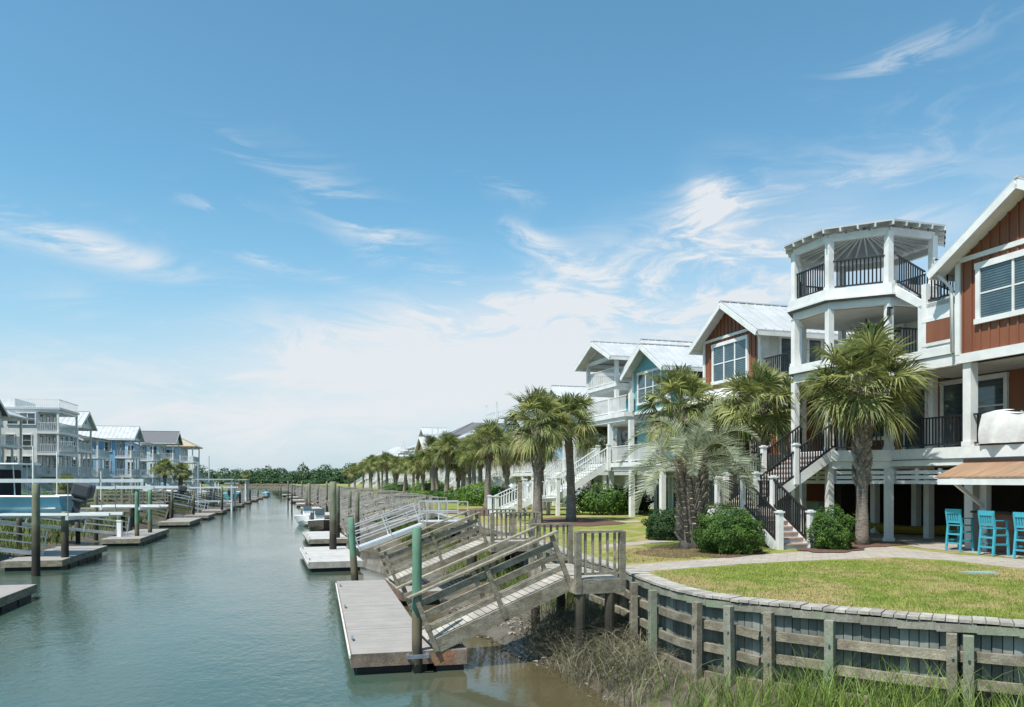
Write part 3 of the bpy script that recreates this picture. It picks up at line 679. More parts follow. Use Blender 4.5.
# tower roof: low octagonal pyramid on exposed rafters
ev = octo(PR+.42); ap = (OC[0], OC[1], 12.95)
def f(mb):
    for i in range(8):
        a, b = ev[i], ev[(i+1) % 8]; mb.slab([(a[0],a[1],12.35),(b[0],b[1],12.35),ap], (0,0,-.06))
pt(o1, 'tower_roof', 'grey', f, h1)
def f(mb):
    for i in range(8):
        a, b = octo(PR+.02)[i], octo(PR+.02)[(i+1) % 8]; mb.beam((a[0],a[1],12.06),(b[0],b[1],12.06), .12, .24)
        a, b = ev[i], ev[(i+1) % 8]
        for k in range(4):
            f_ = k/4; e = (a[0]+(b[0]-a[0])*f_, a[1]+(b[1]-a[1])*f_, 12.23)
            mb.beam(e, (ap[0]+(e[0]-ap[0])*.06, ap[1]+(e[1]-ap[1])*.06, 12.80), .055, .13)
    mb.cyl((ap[0],ap[1],12.65),(ap[0],ap[1],12.85), .12)
pt(o1, 'rafters', 'white', f, h1)
# level two doors behind the tower, level one doors and windows
window(h1, o1, 'x', -1, 22.9, 20.2, 21.1, 7.95, 9.5, 1, 1, 'glass', 'door'); window(h1, o1, 'x', -1, 22.9, 22.2, 23.1, 7.95, 9.5, 1, 1, 'glass', 'door'); window(h1, o1, 'x', -1, 22.9, 24.2, 25.1, 8.3, 9.5, 1, 2, 'glass')
for y0, y1, z0, nm in ((21.0,21.9,4.85,'door'),(19.55,20.55,5.3,'window'),(22.7,23.6,4.85,'door'),(24.3,25.4,5.4,'window'),(17.0,18.6,5.3,'window'),(14.6,15.8,4.85,'door'),(11.6,13.4,5.3,'window')):
    window(h1, o1, 'x', -1, 22.5, y0, y1, z0, 7.0, 1, 2 if nm == 'window' else 1, 'glass', nm, tw=.13)
# deck-level posts and rails
for y in (18.7, 15.3, 12.0, 8.8):
    q = MB(o1); q.box(20.03, 20.31, y-.14, y+.14, 4.753, 7.24); q.box(20.0, 20.34, y-.17, y+.17, 4.754, 4.9); q.obj('post', 'white', h1)
    q = MB(o1); q.box(20.1, 20.36, y-.14, y+.14, 1.7, 4.2); q.obj('post', 'white', h1)
for x, y in ((22.3,22.4),(22.2,20.6),(22.3,20.1),(22.5,25.2),(22.4,17.5),(23.5,24.2)):
    q = MB(o1); q.box(x-.12, x+.12, y-.12, y+.12, 1.7, 4.2); q.obj('post', 'white', h1)
for a, b in ((21.45,18.85),(18.55,15.45),(15.15,12.15),(11.85,8.95)):
    pt(o1, 'railing', 'black', lambda mb: rail(mb, (20.15,a,4.753), (20.15,b,4.753), .95, .12), h1)
# louvred band under the deck
def f(mb):
    pts = [(20.2,18.0),(20.12,21.6),(18.8,22.95),(18.8,24.7)]
    for a, b in zip(pts, pts[1:]):
        for z in (3.68, 3.84, 4.0): mb.beam((a[0],a[1],z), (b[0],b[1],z), .04, .115)
        n = max(1, int(math.dist(a, b)/.75))
        for k in range(n+1): c = (a[0]+(b[0]-a[0])*k/n, a[1]+(b[1]-a[1])*k/n); mb.box(c[0]-.04, c[0]+.04, c[1]-.05, c[1]+.05, 3.62, 4.12)
pt(o1, 'louvre_band', 'white', f, h1)
# rain pipe at the gable corner
pt(o1, 'downspout', 'white', lambda mb: mb.tube([(19.55,19.35,10.0),(19.75,19.25,9.8),(19.88,19.12,9.55),(19.90,19.10,7.6)], [.05]*4, 8), h1, smooth=True)
pt(o1, 'wall_lamp', 'black', lambda mb: (mb.cyl((19.86,21.62,9.45),(19.86,21.62,9.22), .05, .07), mb.box(19.82,20.0,21.58,21.66,9.45,9.5)), h1)
pt(o1, 'ceiling_fan', 'black', lambda mb: (mb.cyl((20.9,23.8,9.6),(20.9,23.8,9.3), .04), mb.cyl((20.9,23.8,9.34),(20.9,23.8,9.22), .13), [mb.beam((20.9,23.8,9.28),(20.9+.6*math.cos(k*1.257),23.8+.6*math.sin(k*1.257),9.28), .12, .015) for k in range(5)]), h1)
# ---- the front stair: lower flight up the bank line, landing, upper flight to the tower
stair(h1, o1, (15.1,20.2,1.70), (15.1,21.95,2.80), (1,0), 1.0, n=7)
def f(mb): mb.box(14.55, 15.75, 21.95, 25.2, 2.62, 2.80); mb.box(14.5, 15.8, 21.93, 25.25, 2.42, 2.66)
pt(o1, 'landing', 'white', f, h1)
pt(o1, 'landing_boards', 'tread', lambda mb: mb.box(14.57, 15.73, 22.0, 25.18, 2.80, 2.825), h1)
stair(h1, o1, (15.75,23.83,2.80), (18.75,23.83,4.753), (0,1), 1.72, n=11)
for x, y, z0, z1 in ((14.56,20.15,1.7,2.78),(15.64,20.15,1.7,2.78),(14.56,22.0,1.7,3.82),(15.66,22.0,1.7,3.82),(15.66,22.92,1.7,3.95),(15.66,24.74,1.7,3.95),(14.56,25.1,1.7,3.8),(17.2,22.92,3.6,4.92),(17.2,24.74,3.6,4.92),(15.66,25.1,1.7,3.8),(14.56,23.5,1.7,3.8)):
    newel(h1, o1, x, y, z0, z1)
pt(o1, 'railing', 'black', lambda mb: rail(mb, (14.56,22.1,2.8), (14.56,23.42,2.8), .92, .11), h1)
pt(o1, 'railing', 'black', lambda mb: rail(mb, (14.56,23.58,2.8), (14.56,25.02,2.8), .92, .11), h1)
pt(o1, 'railing', 'black', lambda mb: rail(mb, (14.6,25.14,2.8), (15.6,25.14,2.8), .92, .11), h1)
pt(o1, 'railing', 'black', lambda mb: rail(mb, (15.68,22.06,2.8), (15.68,22.86,2.8), .92, .11), h1)
# ---- outdoor bar under its rust-coloured roof
ob = (19.3, 17, 1.7)
bar = fthing('outdoor_bar', 'brick-faced outdoor bar under a rust-brown metal roof on white brackets', 'bar counter', ob)
pt(ob, 'awning_roof', 'copper', lambda mb: mb.slab([(18.55,18.4,3.80),(18.55,8.5,3.80),(19.98,8.5,4.24),(19.98,18.75,4.24)], (0,0,.045)), bar)
pt(ob, 'awning_fascia', 'white', lambda mb: (mb.box(18.56,18.62,8.5,18.33,3.62,3.79), mb.slab([(18.6,18.37,3.62),(18.6,18.37,3.79),(19.97,18.7,4.22),(19.97,18.7,4.05)], (0,-.05,0))), bar)
pt(ob, 'beam', 'darkwall', lambda mb: mb.box(19.9,19.99,8.5,18.7,4.243,4.37), bar)
for y in (17.9, 15.0, 11.4):
    pt(ob, 'bracket', 'white', lambda mb: (mb.beam((18.75,y,3.66),(19.85,y,2.95), .09, .09), mb.box(19.8,19.95,y-.08,y+.08,1.7,4.05)), bar)
pt(ob, 'counter_top', 'black', lambda mb: mb.box(19.62,20.35,9,18.2,2.80,2.86), bar, bevel=.01)
pt(ob, 'counter_wall', 'brick', lambda mb: mb.box(19.85,20.3,9,18.1,1.7,2.80), bar)
# bar chairs
def bar_chair(label, v, u, rz=0.0):
    x, y = W(v, u); t = thing('bar_chair', label, 'chair', (x, y, 1.712), TH+rz, 'turquoise bar chairs at the outdoor bar')
    # local: back towards -x (the lawn), seat towards +x
    for sy in (-1, 1):
        m = MB(); m.beam((-.27,sy*.235,0), (-.20,sy*.225,.72), .055, .05, (1,0,0)); m.beam((-.20,sy*.225,.70), (-.27,sy*.225,1.17), .055, .05, (1,0,0)); m.obj('leg', 'turqpaint', t)
        m = MB(); m.beam((.24,sy*.235,0), (.20,sy*.225,.72), .055, .05, (1,0,0)); m.obj('leg', 'turqpaint', t)
    m = MB()
    for k in range(5): m.box(-.20+.09*k, -.12+.09*k, -.25, .25, .72, .75)
    m.obj('seat', 'turqpaint', t)
    m = MB(); m.beam((-.26,-.26,1.14), (-.26,.26,1.14), .035, .13); m.beam((-.21,-.22,.83), (-.21,.22,.83), .03, .06)
    for k in range(5): y_ = -.15+.075*k; m.beam((-.215,y_,.83), (-.255,y_,1.10), .05, .018, (1,0,0))
    m.obj('backrest', 'turqpaint', t)
    m = MB(); m.beam((-.25,-.23,.22),(-.25,.23,.22), .03, .05); m.beam((-.23,-.23,.48),(-.23,.23,.48), .03, .05); m.beam((.22,-.23,.28),(.22,.23,.28), .03, .05)
    for sy in (-1, 1): m.beam((-.25,sy*.23,.30),(.22,sy*.23,.30), .03, .05); m.beam((-.23,sy*.23,.55),(.20,sy*.23,.55), .03, .05)
    m.obj('stretcher', 'turqpaint', t)
    for sy in (-1, 1): m = MB(); m.box(-.20,.25,sy*.24-.03,sy*.24+.03,.93,.955); m.box(.16,.20,sy*.24-.02,sy*.24+.02,.74,.93); m.obj('armrest', 'turqpaint', t)
def uat(px, V): return UV(px, V)
bar_chair('turquoise wooden bar chair farthest from the camera, nearest the left end of the bar', 19.25, uat(960, 19.25), .06)
bar_chair('turquoise wooden bar chair second from the left end of the bar', 19.0, uat(994, 19.0), -.05)
bar_chair('turquoise wooden bar chair cut by the right edge of the photo', 18.95, uat(1030, 18.95), .03)
bar_chair('turquoise wooden bar chair just outside the right edge of the photo', 18.95, uat(1075, 18.95), 0)
# kayak lying in the open ground floor
def hull(o, L, B, H, m, root=None, name='hull', sheer=.2, n=14, transom=.8):
    mb = MB(o); vs = []; fs = []; prof = [(-1,1),( -.92,.55),(-.6,.12),(0,0),(.6,.12),(.92,.55),(1,1)]; k = len(prof)
    for i in range(n+1):
        t = i/n; w = B/2*(transom+(1-transom)*min(1, t*3))*math.sqrt(max(0, 1-max(0, (t-.45)/.55)**2.2)) ; w = max(w, .01)
        kz = H*.55*max(0, (t-.6)/.4)**2; sh = sheer*t*t
        for a, b in prof: vs.append((o[0]+L*t, o[1]+w*a*(.86+.14*b), o[2]+kz+(H+sh-kz)*b))
    for i in range(n):
        for j in range(k-1): fs.append((i*k+j, i*k+j+1, (i+1)*k+j+1, (i+1)*k+j))
    fs.append(tuple(range(k))); fs += [(i*k, (i+1)*k, (i+1)*k+k-1, i*k+k-1) for i in range(n)]
    mb.add(vs, fs); return mb
kv = (23.2, 24.2, 1.72); kx, ky = W(kv[0], kv[1])
kk = MB(); kk2 = hull((0,0,0), 1.9, .7, .3, None); 
kk.add(kk2.v, kk2.f); kk.add([(-a, b, c) for a, b, c in kk2.v], kk2.f)
ko = kk.obj('kayak', 'kayak', None); ko.location = (kx, ky, 1.72); ko.rotation_euler = (0,0,TH+R(-62)); tag(ko, 'yellow kayak lying in the dark open ground floor of the red-brown house', 'kayak')
# draped white cover on the deck rail
def cover():
    o = (20.05, 17.2, 4.75); mb = MB(o); vs = []; fs = []; nu, nz = 40, 16
    for i in range(nu+1):
        u = 18.15-3.6*i/nu
        for j in range(nz+1):
            t = j/nz; z = 5.66-.86*t+.05*math.sin(i*.35)*(1-t)
            v = 20.0-.10*math.sin(min(1, t*1.4)*math.pi*.5)-.06*math.sin(i*.9+t*3)*t-.05*math.sin(i*.37)
            vs.append((v, u, z))
    nn = nz+1
    for i in range(nu):
        for j in range(nz): fs.append((i*nn+j, i*nn+j+1, (i+1)*nn+j+1, (i+1)*nn+j))
    k = len(vs)
    for i in range(nu+1):
        u = 18.15-3.6*i/nu
        for j in range(5):
            t = j/4; vs.append((20.02+.75*t, u, 5.66+.05*math.sin(i*.35)+.08*math.sin(t*math.pi)-.5*max(0, t-.8)/.2))
    for i in range(nu):
        for j in range(4): fs.append((k+i*5+j, k+i*5+j+1, k+(i+1)*5+j+1, k+(i+1)*5+j))
    mb.add(vs, fs); ob_ = mb.obj('grill_cover', 'cloth', None, smooth=True); x, y = W(o[0], o[1]); ob_.location = (x, y, o[2]); ob_.rotation_euler = (0,0,TH)
    tag(ob_, 'white canvas cover draped over the black deck railing above the bar', 'cover')
cover()
# string of bulbs under the tower eave
sl = (20.93, 23.83, 12.3); st_ = fthing('string_lights', 'string of small dark bulbs hung along the eave of the tower roof', 'string lights', sl)
w_ = MB(sl)
for i in (4, 5, 6):
    a, b = octo(PR+.40)[i], octo(PR+.40)[(i+1) % 8]
    for k in range(6):
        f0, f1 = k/6, (k+1)/6; P0 = (a[0]+(b[0]-a[0])*f0, a[1]+(b[1]-a[1])*f0, 12.16); P1 = (a[0]+(b[0]-a[0])*f1, a[1]+(b[1]-a[1])*f1, 12.16)
        mid = ((P0[0]+P1[0])/2, (P0[1]+P1[1])/2, 12.10); w_.tube([P0, mid, P1], [.008]*3, 4)
        if k % 2 == 0: bl = MB(sl); bl.cyl((P0[0],P0[1],12.16), (P0[0],P0[1],12.07), .022, .028, 6); bl.obj('bulb', 'bulb', st_)
w_.obj('cable', 'black', st_)
# ------------------------------------------------------------------ red-brown house with the big gable window, second on the right
o2 = (20, 31, 1.7); h2 = fthing('beach_house', 'red-brown beach house with white gable window and white metal roof, second on the right', 'house', o2)
g2, w2 = 31.2, 2.25
def f(mb):
    mb.slab([(20,g2-w2,7.9),(20,g2+w2,7.9),(20,g2+w2,10.25),(20,g2,10.25+.62*w2),(20,g2-w2,10.25)], (.35,0,0)); k = g2-w2+.1
    while k < g2+w2-.08: zt = 10.25+.62*(w2-abs(k-g2)); mb.box(19.965, 20.0, k-.025, k+.025, 7.9, zt-.02); k += .30
pt(o2, 'wall', 'brown', f, h2)
pt(o2, 'side_wall', 'cream', lambda mb: (mb.slab([(20.352,g2-w2,7.9),(20.352,g2+w2,7.9),(20.352,g2+w2,10.25),(20.352,g2,10.25+.62*w2),(20.352,g2-w2,10.25)], (12,0,0)), mb.box(24,33,27.2,28.94,7.6,10.0)), h2)
def f(mb):
    mb.box(19.93,20,g2-w2,g2+w2,10.16,10.28); mb.box(19.93,20.37,g2+w2-.12,g2+w2+.03,7.9,10.2); mb.box(19.93,20.37,g2-w2-.03,g2-w2+.12,7.9,10.2); mb.box(19.93,20.1,g2-w2-.02,g2+w2+.02,7.78,7.92)
    mb.slab([(18.6,g2+w2+.2,7.15),(18.6,g2-w2-.2,7.15),(20.0,g2-w2-.2,7.7),(20.0,g2+w2+.2,7.7)], (0,0,.07))
pt(o2, 'trim', 'white', f, h2)
gable_roof(h2, o2, 19.45, 32.4, g2, w2+.5, 9.98, .62)
window(h2, o2, 'x', -1, 20, 29.95, 32.55, 8.28, 9.85, 3, 2, 'blind', tw=.13)
window(h2, o2, 'y', -1, g2-w2, 20.95, 21.55, 7.95, 9.75, 1, 1, 'glass', 'door'); window(h2, o2, 'y', -1, g2-w2, 22.35, 22.95, 7.95, 9.75, 1, 1, 'glass', 'door')
pt(o2, 'deck', 'white', lambda mb: (mb.box(20,33,27.1,28.93,7.60,7.88), mb.box(19.98,33,27.0,33.5,7.25,7.598), mb.box(19.0,33,26.95,33.5,4.35,4.75)), h2)
pt(o2, 'railing', 'black', lambda mb: rail(mb, (20.1,28.85,7.88), (20.1,27.2,7.88), .95, .12), h2)
pt(o2, 'wall', 'brown', lambda mb: (mb.box(20.6,33,28,33.4,4.75,7.24), mb.box(20.4,33,27.2,33.4,2.9,4.34)), h2)
pt(o2, 'ground_wall', 'palegreen', lambda mb: mb.box(21.5,33,27.2,33.4,1.7,2.9), h2)
for y in (27.2, 29.2, 31.2, 33.3):
    pt(o2, 'post', 'white', lambda mb: mb.box(19.1,19.35,y-.12,y+.12,1.7,4.35), h2); pt(o2, 'post', 'white', lambda mb: mb.box(19.7,19.95,y-.12,y+.12,4.75,7.24), h2)
pt(o2, 'railing', 'black', lambda mb: rail(mb, (19.1,33.4,4.75), (19.1,27.0,4.75), .95, .12), h2)
pt(o2, 'beam', 'white', lambda mb: mb.box(19.0,19.4,26.95,33.5,4.1,4.347), h2)
window(h2, o2, 'x', -1, 20.6, 29.2, 30.4, 5.2, 7.0, 2, 2); window(h2, o2, 'x', -1, 20.6, 31.6, 32.6, 4.85, 7.0, 1, 1, 'glass', 'door')
pt(o2, 'downspout', 'white', lambda mb: mb.tube([(19.5,28.5,9.85),(19.75,28.7,9.65),(19.95,28.86,9.3),(19.95,28.86,8.0)], [.05]*4, 8), h2, smooth=True)
# ------------------------------------------------------------------ turquoise house with roofed lookout, third on the right
o3 = (20, 41, 1.7); h3 = fthing('beach_house', 'turquoise gabled beach house with white decks and a roofed lookout, third on the right', 'house', o3)
g3, w3 = 39.0, 2.0
pt(o3, 'wall', 'turq', lambda mb: (mb.slab([(20,g3-w3,7.5),(20,g3+w3,7.5),(20,g3+w3,9.85),(20,g3,9.85+.6*w3),(20,g3-w3,9.85)], (12,0,0)), mb.box(21.2,32,37,43,4.75,7.5)), h3)
def f(mb):
    mb.box(19.94,20,g3-w3,g3+w3,7.4,7.56)
    for s in (-1,1): mb.box(19.93,20.12,g3+s*w3-.08,g3+s*w3+.08,7.5,9.8)
pt(o3, 'trim', 'white', f, h3)
gable_roof(h3, o3, 19.4, 32, g3, w3+.45, 9.6, .6)
pt(o3, 'upper_wall', 'cream', lambda mb: mb.slab([(20.9,38.2,7.5),(20.9,43.6,7.5),(20.9,43.6,9.9),(20.9,40.9,11.5),(20.9,38.2,9.9)], (11,0,0)), h3)
gable_roof(h3, o3, 20.4, 32, 40.9, 3.1, 9.82, .6)
window(h3, o3, 'x', -1, 20, 37.7, 40.3, 8.0, 9.55, 3, 2, 'blind', tw=.12)
window(h3, o3, 'y', -1, g3-w3, 21.0, 22.3, 8.1, 9.45, 1, 2, 'blind', tw=.13)
window(h3, o3, 'x', -1, 20.9, 41.6, 42.5, 8.0, 9.6, 1, 2)
# decks at three levels
pt(o3, 'deck', 'white', lambda mb: (mb.box(19.6,22,37,48,4.5,4.75), mb.box(19.7,21.9,37,47.9,4.28,4.498)), h3)
pt(o3, 'upper_deck', 'white', lambda mb: (mb.box(19.5,24,41.2,48,7.35,7.62), mb.box(19.6,23.9,41.3,47.9,7.12,7.348)), h3)
pt(o3, 'lookout_floor', 'white', lambda mb: (mb.box(20,24.5,43.4,47.9,9.32,9.52), mb.box(20.1,24.4,43.5,47.8,9.12,9.318)), h3)
for y in (37.2, 40.8, 43.6, 47.8):
    pt(o3, 'post', 'white', lambda mb: mb.box(19.66,19.92,y-.13,y+.13,1.7,4.28), h3)
    if y > 40: pt(o3, 'post', 'white', lambda mb: mb.box(19.62,19.88,y-.12,y+.12,4.75,7.12), h3); pt(o3, 'post', 'white', lambda mb: mb.box(19.62,19.84,y-.11,y+.11,7.62,8.62), h3)
for x, y in ((20.1,43.5),(20.1,47.8),(24.3,43.5),(24.3,47.8)):
    pt(o3, 'post', 'white', lambda mb: mb.box(x-.11,x+.11,y-.11,y+.11,7.62,9.12), h3); pt(o3, 'post', 'white', lambda mb: mb.box(x-.10,x+.10,y-.10,y+.10,9.52,11.15), h3)
pt(o3, 'beam', 'white', lambda mb: (mb.box(19.95,24.5,43.38,43.56,11.0,11.2), mb.box(19.95,24.5,47.7,47.88,11.0,11.2), mb.box(19.96,20.14,43.4,47.8,11.02,11.22), mb.beam((20.0,43.5,11.2),(20.0,45.7,12.1), .08,.14), mb.beam((20.0,47.8,11.2),(20.0,45.7,12.1), .08,.14)), h3)
gable_roof(h3, o3, 19.4, 25.2, 45.65, 2.75, 11.05, .45)
for p, q in (((20.05,43.5,9.52),(20.05,47.8,9.52)), ((20.1,43.5,9.52),(24.3,43.5,9.52)), ((19.7,41.3,7.62),(19.7,47.9,7.62)), ((19.7,37.1,4.75),(19.7,43.3,4.75)), ((19.7,44.9,4.75),(19.7,47.9,4.75)), ((19.6,48,4.75),(22,48,4.75)), ((19.5,48,7.62),(24,48,7.62)), ((24.3,43.5,9.52),(24.3,47.8,9.52)), ((20.1,47.8,9.52),(24.3,47.8,9.52))):
    pt(o3, 'railing', 'white', lambda mb: rail(mb, p, q, .95, .14), h3)
pt(o3, 'porch_wall', 'cream', lambda mb: mb.box(22.2,32,42.9,48,4.75,9.1), h3)
window(h3, o3, 'x', -1, 22.2, 44.5, 45.4, 4.85, 6.9, 1, 1, 'glass', 'door'); window(h3, o3, 'x', -1, 22.2, 46.2, 47.2, 5.4, 6.8, 1, 2); window(h3, o3, 'x', -1, 21.2, 38.0, 39.4, 5.4, 6.9, 2, 2)
window(h3, o3, 'x', -1, 22.2, 44.3, 45.2, 7.8, 9.0, 1, 1)
pt(o3, 'ground_wall', 'palegreen', lambda mb: mb.box(22.5,32,37.1,43,1.7,4.27), h3)
for y in (38.2, 40.2, 42.2): window(h3, o3, 'x', -1, 22.5, y-.7, y+.7, 1.8, 3.9, 1, 1, 'glass', 'garage_door')
for x, y in ((23,47),(23,44),(26,47),(26,44.2)): pt(o3, 'post', 'white', lambda mb: mb.box(x-.12,x+.12,y-.12,y+.12,1.7,4.3), h3)
stair(h3, o3, (16.3,44.1,2.7), (19.55,44.1,4.75), (0,1), 1.4, 'white', n=11, mt_tread='white', gap=.17)
pt(o3, 'landing', 'white', lambda mb: (mb.box(14.85,16.25,43.35,44.85,2.5,2.70)), h3)
stair(h3, o3, (12.7,44.1,1.7), (14.85,44.1,2.7), (0,1), 1.4, 'white', n=6, mt_tread='white', gap=.17)
for x, y, z0, z1 in ((12.65,43.36,1.7,2.8),(12.65,44.84,1.7,2.8),(14.85,43.3,1.7,3.75),(14.85,44.9,1.7,3.75),(16.3,43.3,1.7,3.85),(16.3,44.9,1.7,3.85),(19.5,43.3,4.3,5.8),(19.5,44.9,4.3,5.8)): newel(h3, o3, x, y, z0, z1, .2)
pt(o3, 'railing', 'white', lambda mb: (rail(mb, (14.95,43.3,2.7), (16.2,43.3,2.7), .95, .16), rail(mb, (14.95,44.9,2.7), (16.2,44.9,2.7), .95, .16)), h3)
# bright towels on the middle deck
for k, (c, lab, y) in enumerate((('kayak','yellow deck chair on the middle deck of the turquoise house',45.0),('turqpaint','turquoise deck chair on the middle deck of the turquoise house',43.9))):
    x, yy = W(20.6, y); t = thing('deck_chair', lab, 'chair', (x, yy, 7.62), TH, 'chairs on the middle deck')
    m = MB()
    for q in range(5): m.box(-.25+.1*q,-.17+.1*q,-.28,.28,.36,.385)
    m.obj('seat', c, t); m = MB()
    for q in range(5): m.beam((.26,-.24+.12*q,.36),(.48,-.26+.13*q,1.0), .09, .02, (1,0,0))
    m.obj('backrest', c, t)
    for sx in (-.24, .24):
        for sy in (-.26, .26): m = MB(); m.box(sx-.03,sx+.03,sy-.03,sy+.03,0,.6); m.obj('leg', c, t)
    for sy in (-.28, .28): m = MB(); m.box(-.3,.3,sy-.05,sy+.05,.6,.63); m.obj('armrest', c, t)
# ------------------------------------------------------------------ generic stilted beach house (front faces local -x)
def beach_house(label, loc, rotz, Wd, D, wall='white', roof='roof', kind='gable', rails='white', group=None, levels=2, steps=1, look=0, seed=0, z0=3.0, fine=True, sidewin=3, porch=2.2, lh=2.75):
    r = random.Random(seed); t = thing('beach_house', label, 'house', loc, rotz, group); o = (0,0,0); g = .15 if fine else .22
    zt = z0+lh*levels
    pt(o, 'wall', wall, lambda mb: mb.box(porch, D, 0, Wd, z0, zt), t)
    pt(o, 'ground_wall', 'grey' if wall == 'white' else wall, lambda mb: (mb.box(porch+2, D-.5, .2, Wd-.2, 0, z0-.28)), t)
    for l in range(levels):
        z = z0+lh*l
        pt(o, 'deck', 'white', lambda mb: (mb.box(0, D+.05 if l == 0 else porch+.02, -.05, Wd+.05, z-.28, z)), t)
        pt(o, 'railing', rails, lambda mb: (rail(mb, (.1,.1,z), (.1,Wd-.1,z), .95, g), rail(mb, (.1,.05,z), (porch-.1,.05,z), .95, g), rail(mb, (.1,Wd-.05,z), (porch-.1,Wd-.05,z), .95, g)), t)
        n = 3; 
        for k in range(n):
            c = Wd*(k+.5)/n; wt = min(2.15, lh-.45); dr = (k == (1+l) % n)
            window(t, o, 'x', -1, porch, c-.5, c+.5, z+(.06 if dr else .8), z+wt, 1, 1 if dr else 2, 'glass', 'door' if dr else 'window')
        for side, pos in ((-1, 0), (1, Wd)):
            for k in range(sidewin):
                c = porch+(D-porch)*(k+.5+r.uniform(-.12,.12))/sidewin
                w_ = r.choice((.4,.5,.75)); window(t, o, 'y', side, pos, c-w_, c+w_, z+.75, z+wt, 2 if w_ > .6 else 1, 2)
    for k in range(4):
        y = .12+(Wd-.24)*k/3
        pt(o, 'post', 'white', lambda mb: mb.box(.02,.26,y-.12,y+.12,0,z0-.28), t)
        for l in range(levels):
            if k in (0,3) or l == 0: z = z0+lh*l; pt(o, 'post', 'white', lambda mb: mb.box(.03,.23,y-.10,y+.10,z,z+lh-.28), t)
    for k in range(3):
        for y in (.2, Wd-.2):
            x = porch+.3+(D-porch-.8)*k/2; pt(o, 'post', 'white', lambda mb: mb.box(x-.12,x+.12,y-.12,y+.12,0,z0-.28), t)
    pt(o, 'beam', 'white', lambda mb: mb.box(.02, porch, -.02, Wd+.02, zt-.28, zt), t)
    if kind == 'gable':
        pt(o, 'gable', wall, lambda mb: mb.slab([(0,0,zt),(0,Wd,zt),(0,Wd/2,zt+.55*Wd/2)], (D,0,0)), t)
        gable_roof(t, o, -.5, D+.4, Wd/2, Wd/2+.45, zt-.18, .55, mt=roof, seam=.6 if roof == 'roof' else 0)
        pt(o, 'gable_window', 'glass', lambda mb: mb.box(-.03,0,Wd/2-.4,Wd/2+.4,zt+.25,zt+.9), t)
    elif kind == 'cross':
        pt(o, 'gable', wall, lambda mb: mb.slab([(porch,0,zt),(D,0,zt),((porch+D)/2,0,zt+.42*(D-porch)/2)], (0,Wd,0)), t)
        gable_roof(t, o, -.4, Wd+.4, (porch+D)/2, (D-porch)/2+.5, zt-.15, .42, 'y', mt=roof, seam=.6 if roof == 'roof' else 0)
        pt(o, 'porch_roof', roof, lambda mb: mb.slab([(-.4,-.3,zt-.05),(-.4,Wd+.3,zt-.05),(porch+.1,Wd+.3,zt+.35),(porch+.1,-.3,zt+.35)], (0,0,-.08)), t)
    elif kind == 'flat':
        pt(o, 'roof', roof, lambda mb: (mb.box(-.15, D+.1, -.15, Wd+.15, zt, zt+.22)), t)
        pt(o, 'railing', rails, lambda mb: (rail(mb, (0,0,zt+.2), (0,Wd,zt+.2), .95, .2), rail(mb, (0,Wd,zt+.2), (D*.5,Wd,zt+.2), .95, .2), rail(mb, (0,0,zt+.2), (D*.5,0,zt+.2), .95, .2)), t)
        pt(o, 'roof_block', wall, lambda mb: mb.box(D*.5, D, .3, Wd-.3, zt+.22, zt+1.2), t)
    elif kind == 'hip': hip_roof(t, o, -.5, D+.5, -.5, Wd+.5, zt+.04, .5, roof)
    if look:
        y0, y1 = Wd*.25, Wd*.75; zz = zt+.6
        pt(o, 'lookout_floor', 'white', lambda mb: mb.box(.1,4.2,y0-.2,y1+.2,zz-.3,zz), t)
        for x in (.3,4.0):
            for y in (y0, y1): pt(o, 'post', 'white', lambda mb: mb.box(x-.1,x+.1,y-.1,y+.1,zz-.9,zz+2.0), t)
        pt(o, 'railing', rails, lambda mb: (rail(mb,(.3,y0,zz),(.3,y1,zz),.95,.2), rail(mb,(.3,y0,zz),(4,y0,zz),.95,.2), rail(mb,(.3,y1,zz),(4,y1,zz),.95,.2)), t)
        if look == 2: gable_roof(t, o, -.1, 4.6, (y0+y1)/2, (y1-y0)/2+.5, zz+2.0, .5, mt=roof, seam=.6)
    if steps:
        y = Wd*.3 if steps == 1 else Wd*.7
        stair(t, o, (-3.9,y,0), (-.05,y,z0), (0,1), 1.1, rails, n=15, mt_tread='white', gap=.2)
        for sx, z_ in ((-3.9,0),):
            for s in (-1,1): newel(t, o, sx, y+s*.6, 0, 1.1, .18, 'white')
    return t
def right_house(u, label, V=20, **k):
    x, y = W(V, u); return beach_house(label, (x, y, 1.7), TH, **k)
RH = [(55,'white','gable',0,'white raised house with metal gable roof, fourth on the right','roof'),(67,'paleblue','hip',0,'pale blue stilted house behind palms, fifth on the right','roof'),(80,'yellow','cross',1,'pale yellow stilted house behind palms, sixth on the right','roof'),
      (93,'cyanw','hip',0,'aqua stilted house with pale hipped roof behind palms, seventh on the right','roof'),(107,'grey','hip',0,'grey stilted house with hipped roof, eighth on the right','roofdark'),(121,'white','cross',1,'white stilted house with open lookout, ninth on the right','roof'),(135,'brown','gable',2,'rust-red stilted house with roofed lookout, tenth on the right','roof'),
      (150,'blue','hip',0,'blue stilted house with white metal hipped roof, eleventh on the right','roof'),(165,'white','cross',1,'distant white house above the far palms, twelfth on the right','roof'),(182,'palegreen','hip',0,'grey-green house far along the right bank, thirteenth on the right','roof'),(200,'cyanw','hip',0,'small-looking aqua and white house near the far end of the right bank','roof'),(222,'white','hip',0,'white house with pale roof, last on the right bank','roof')]
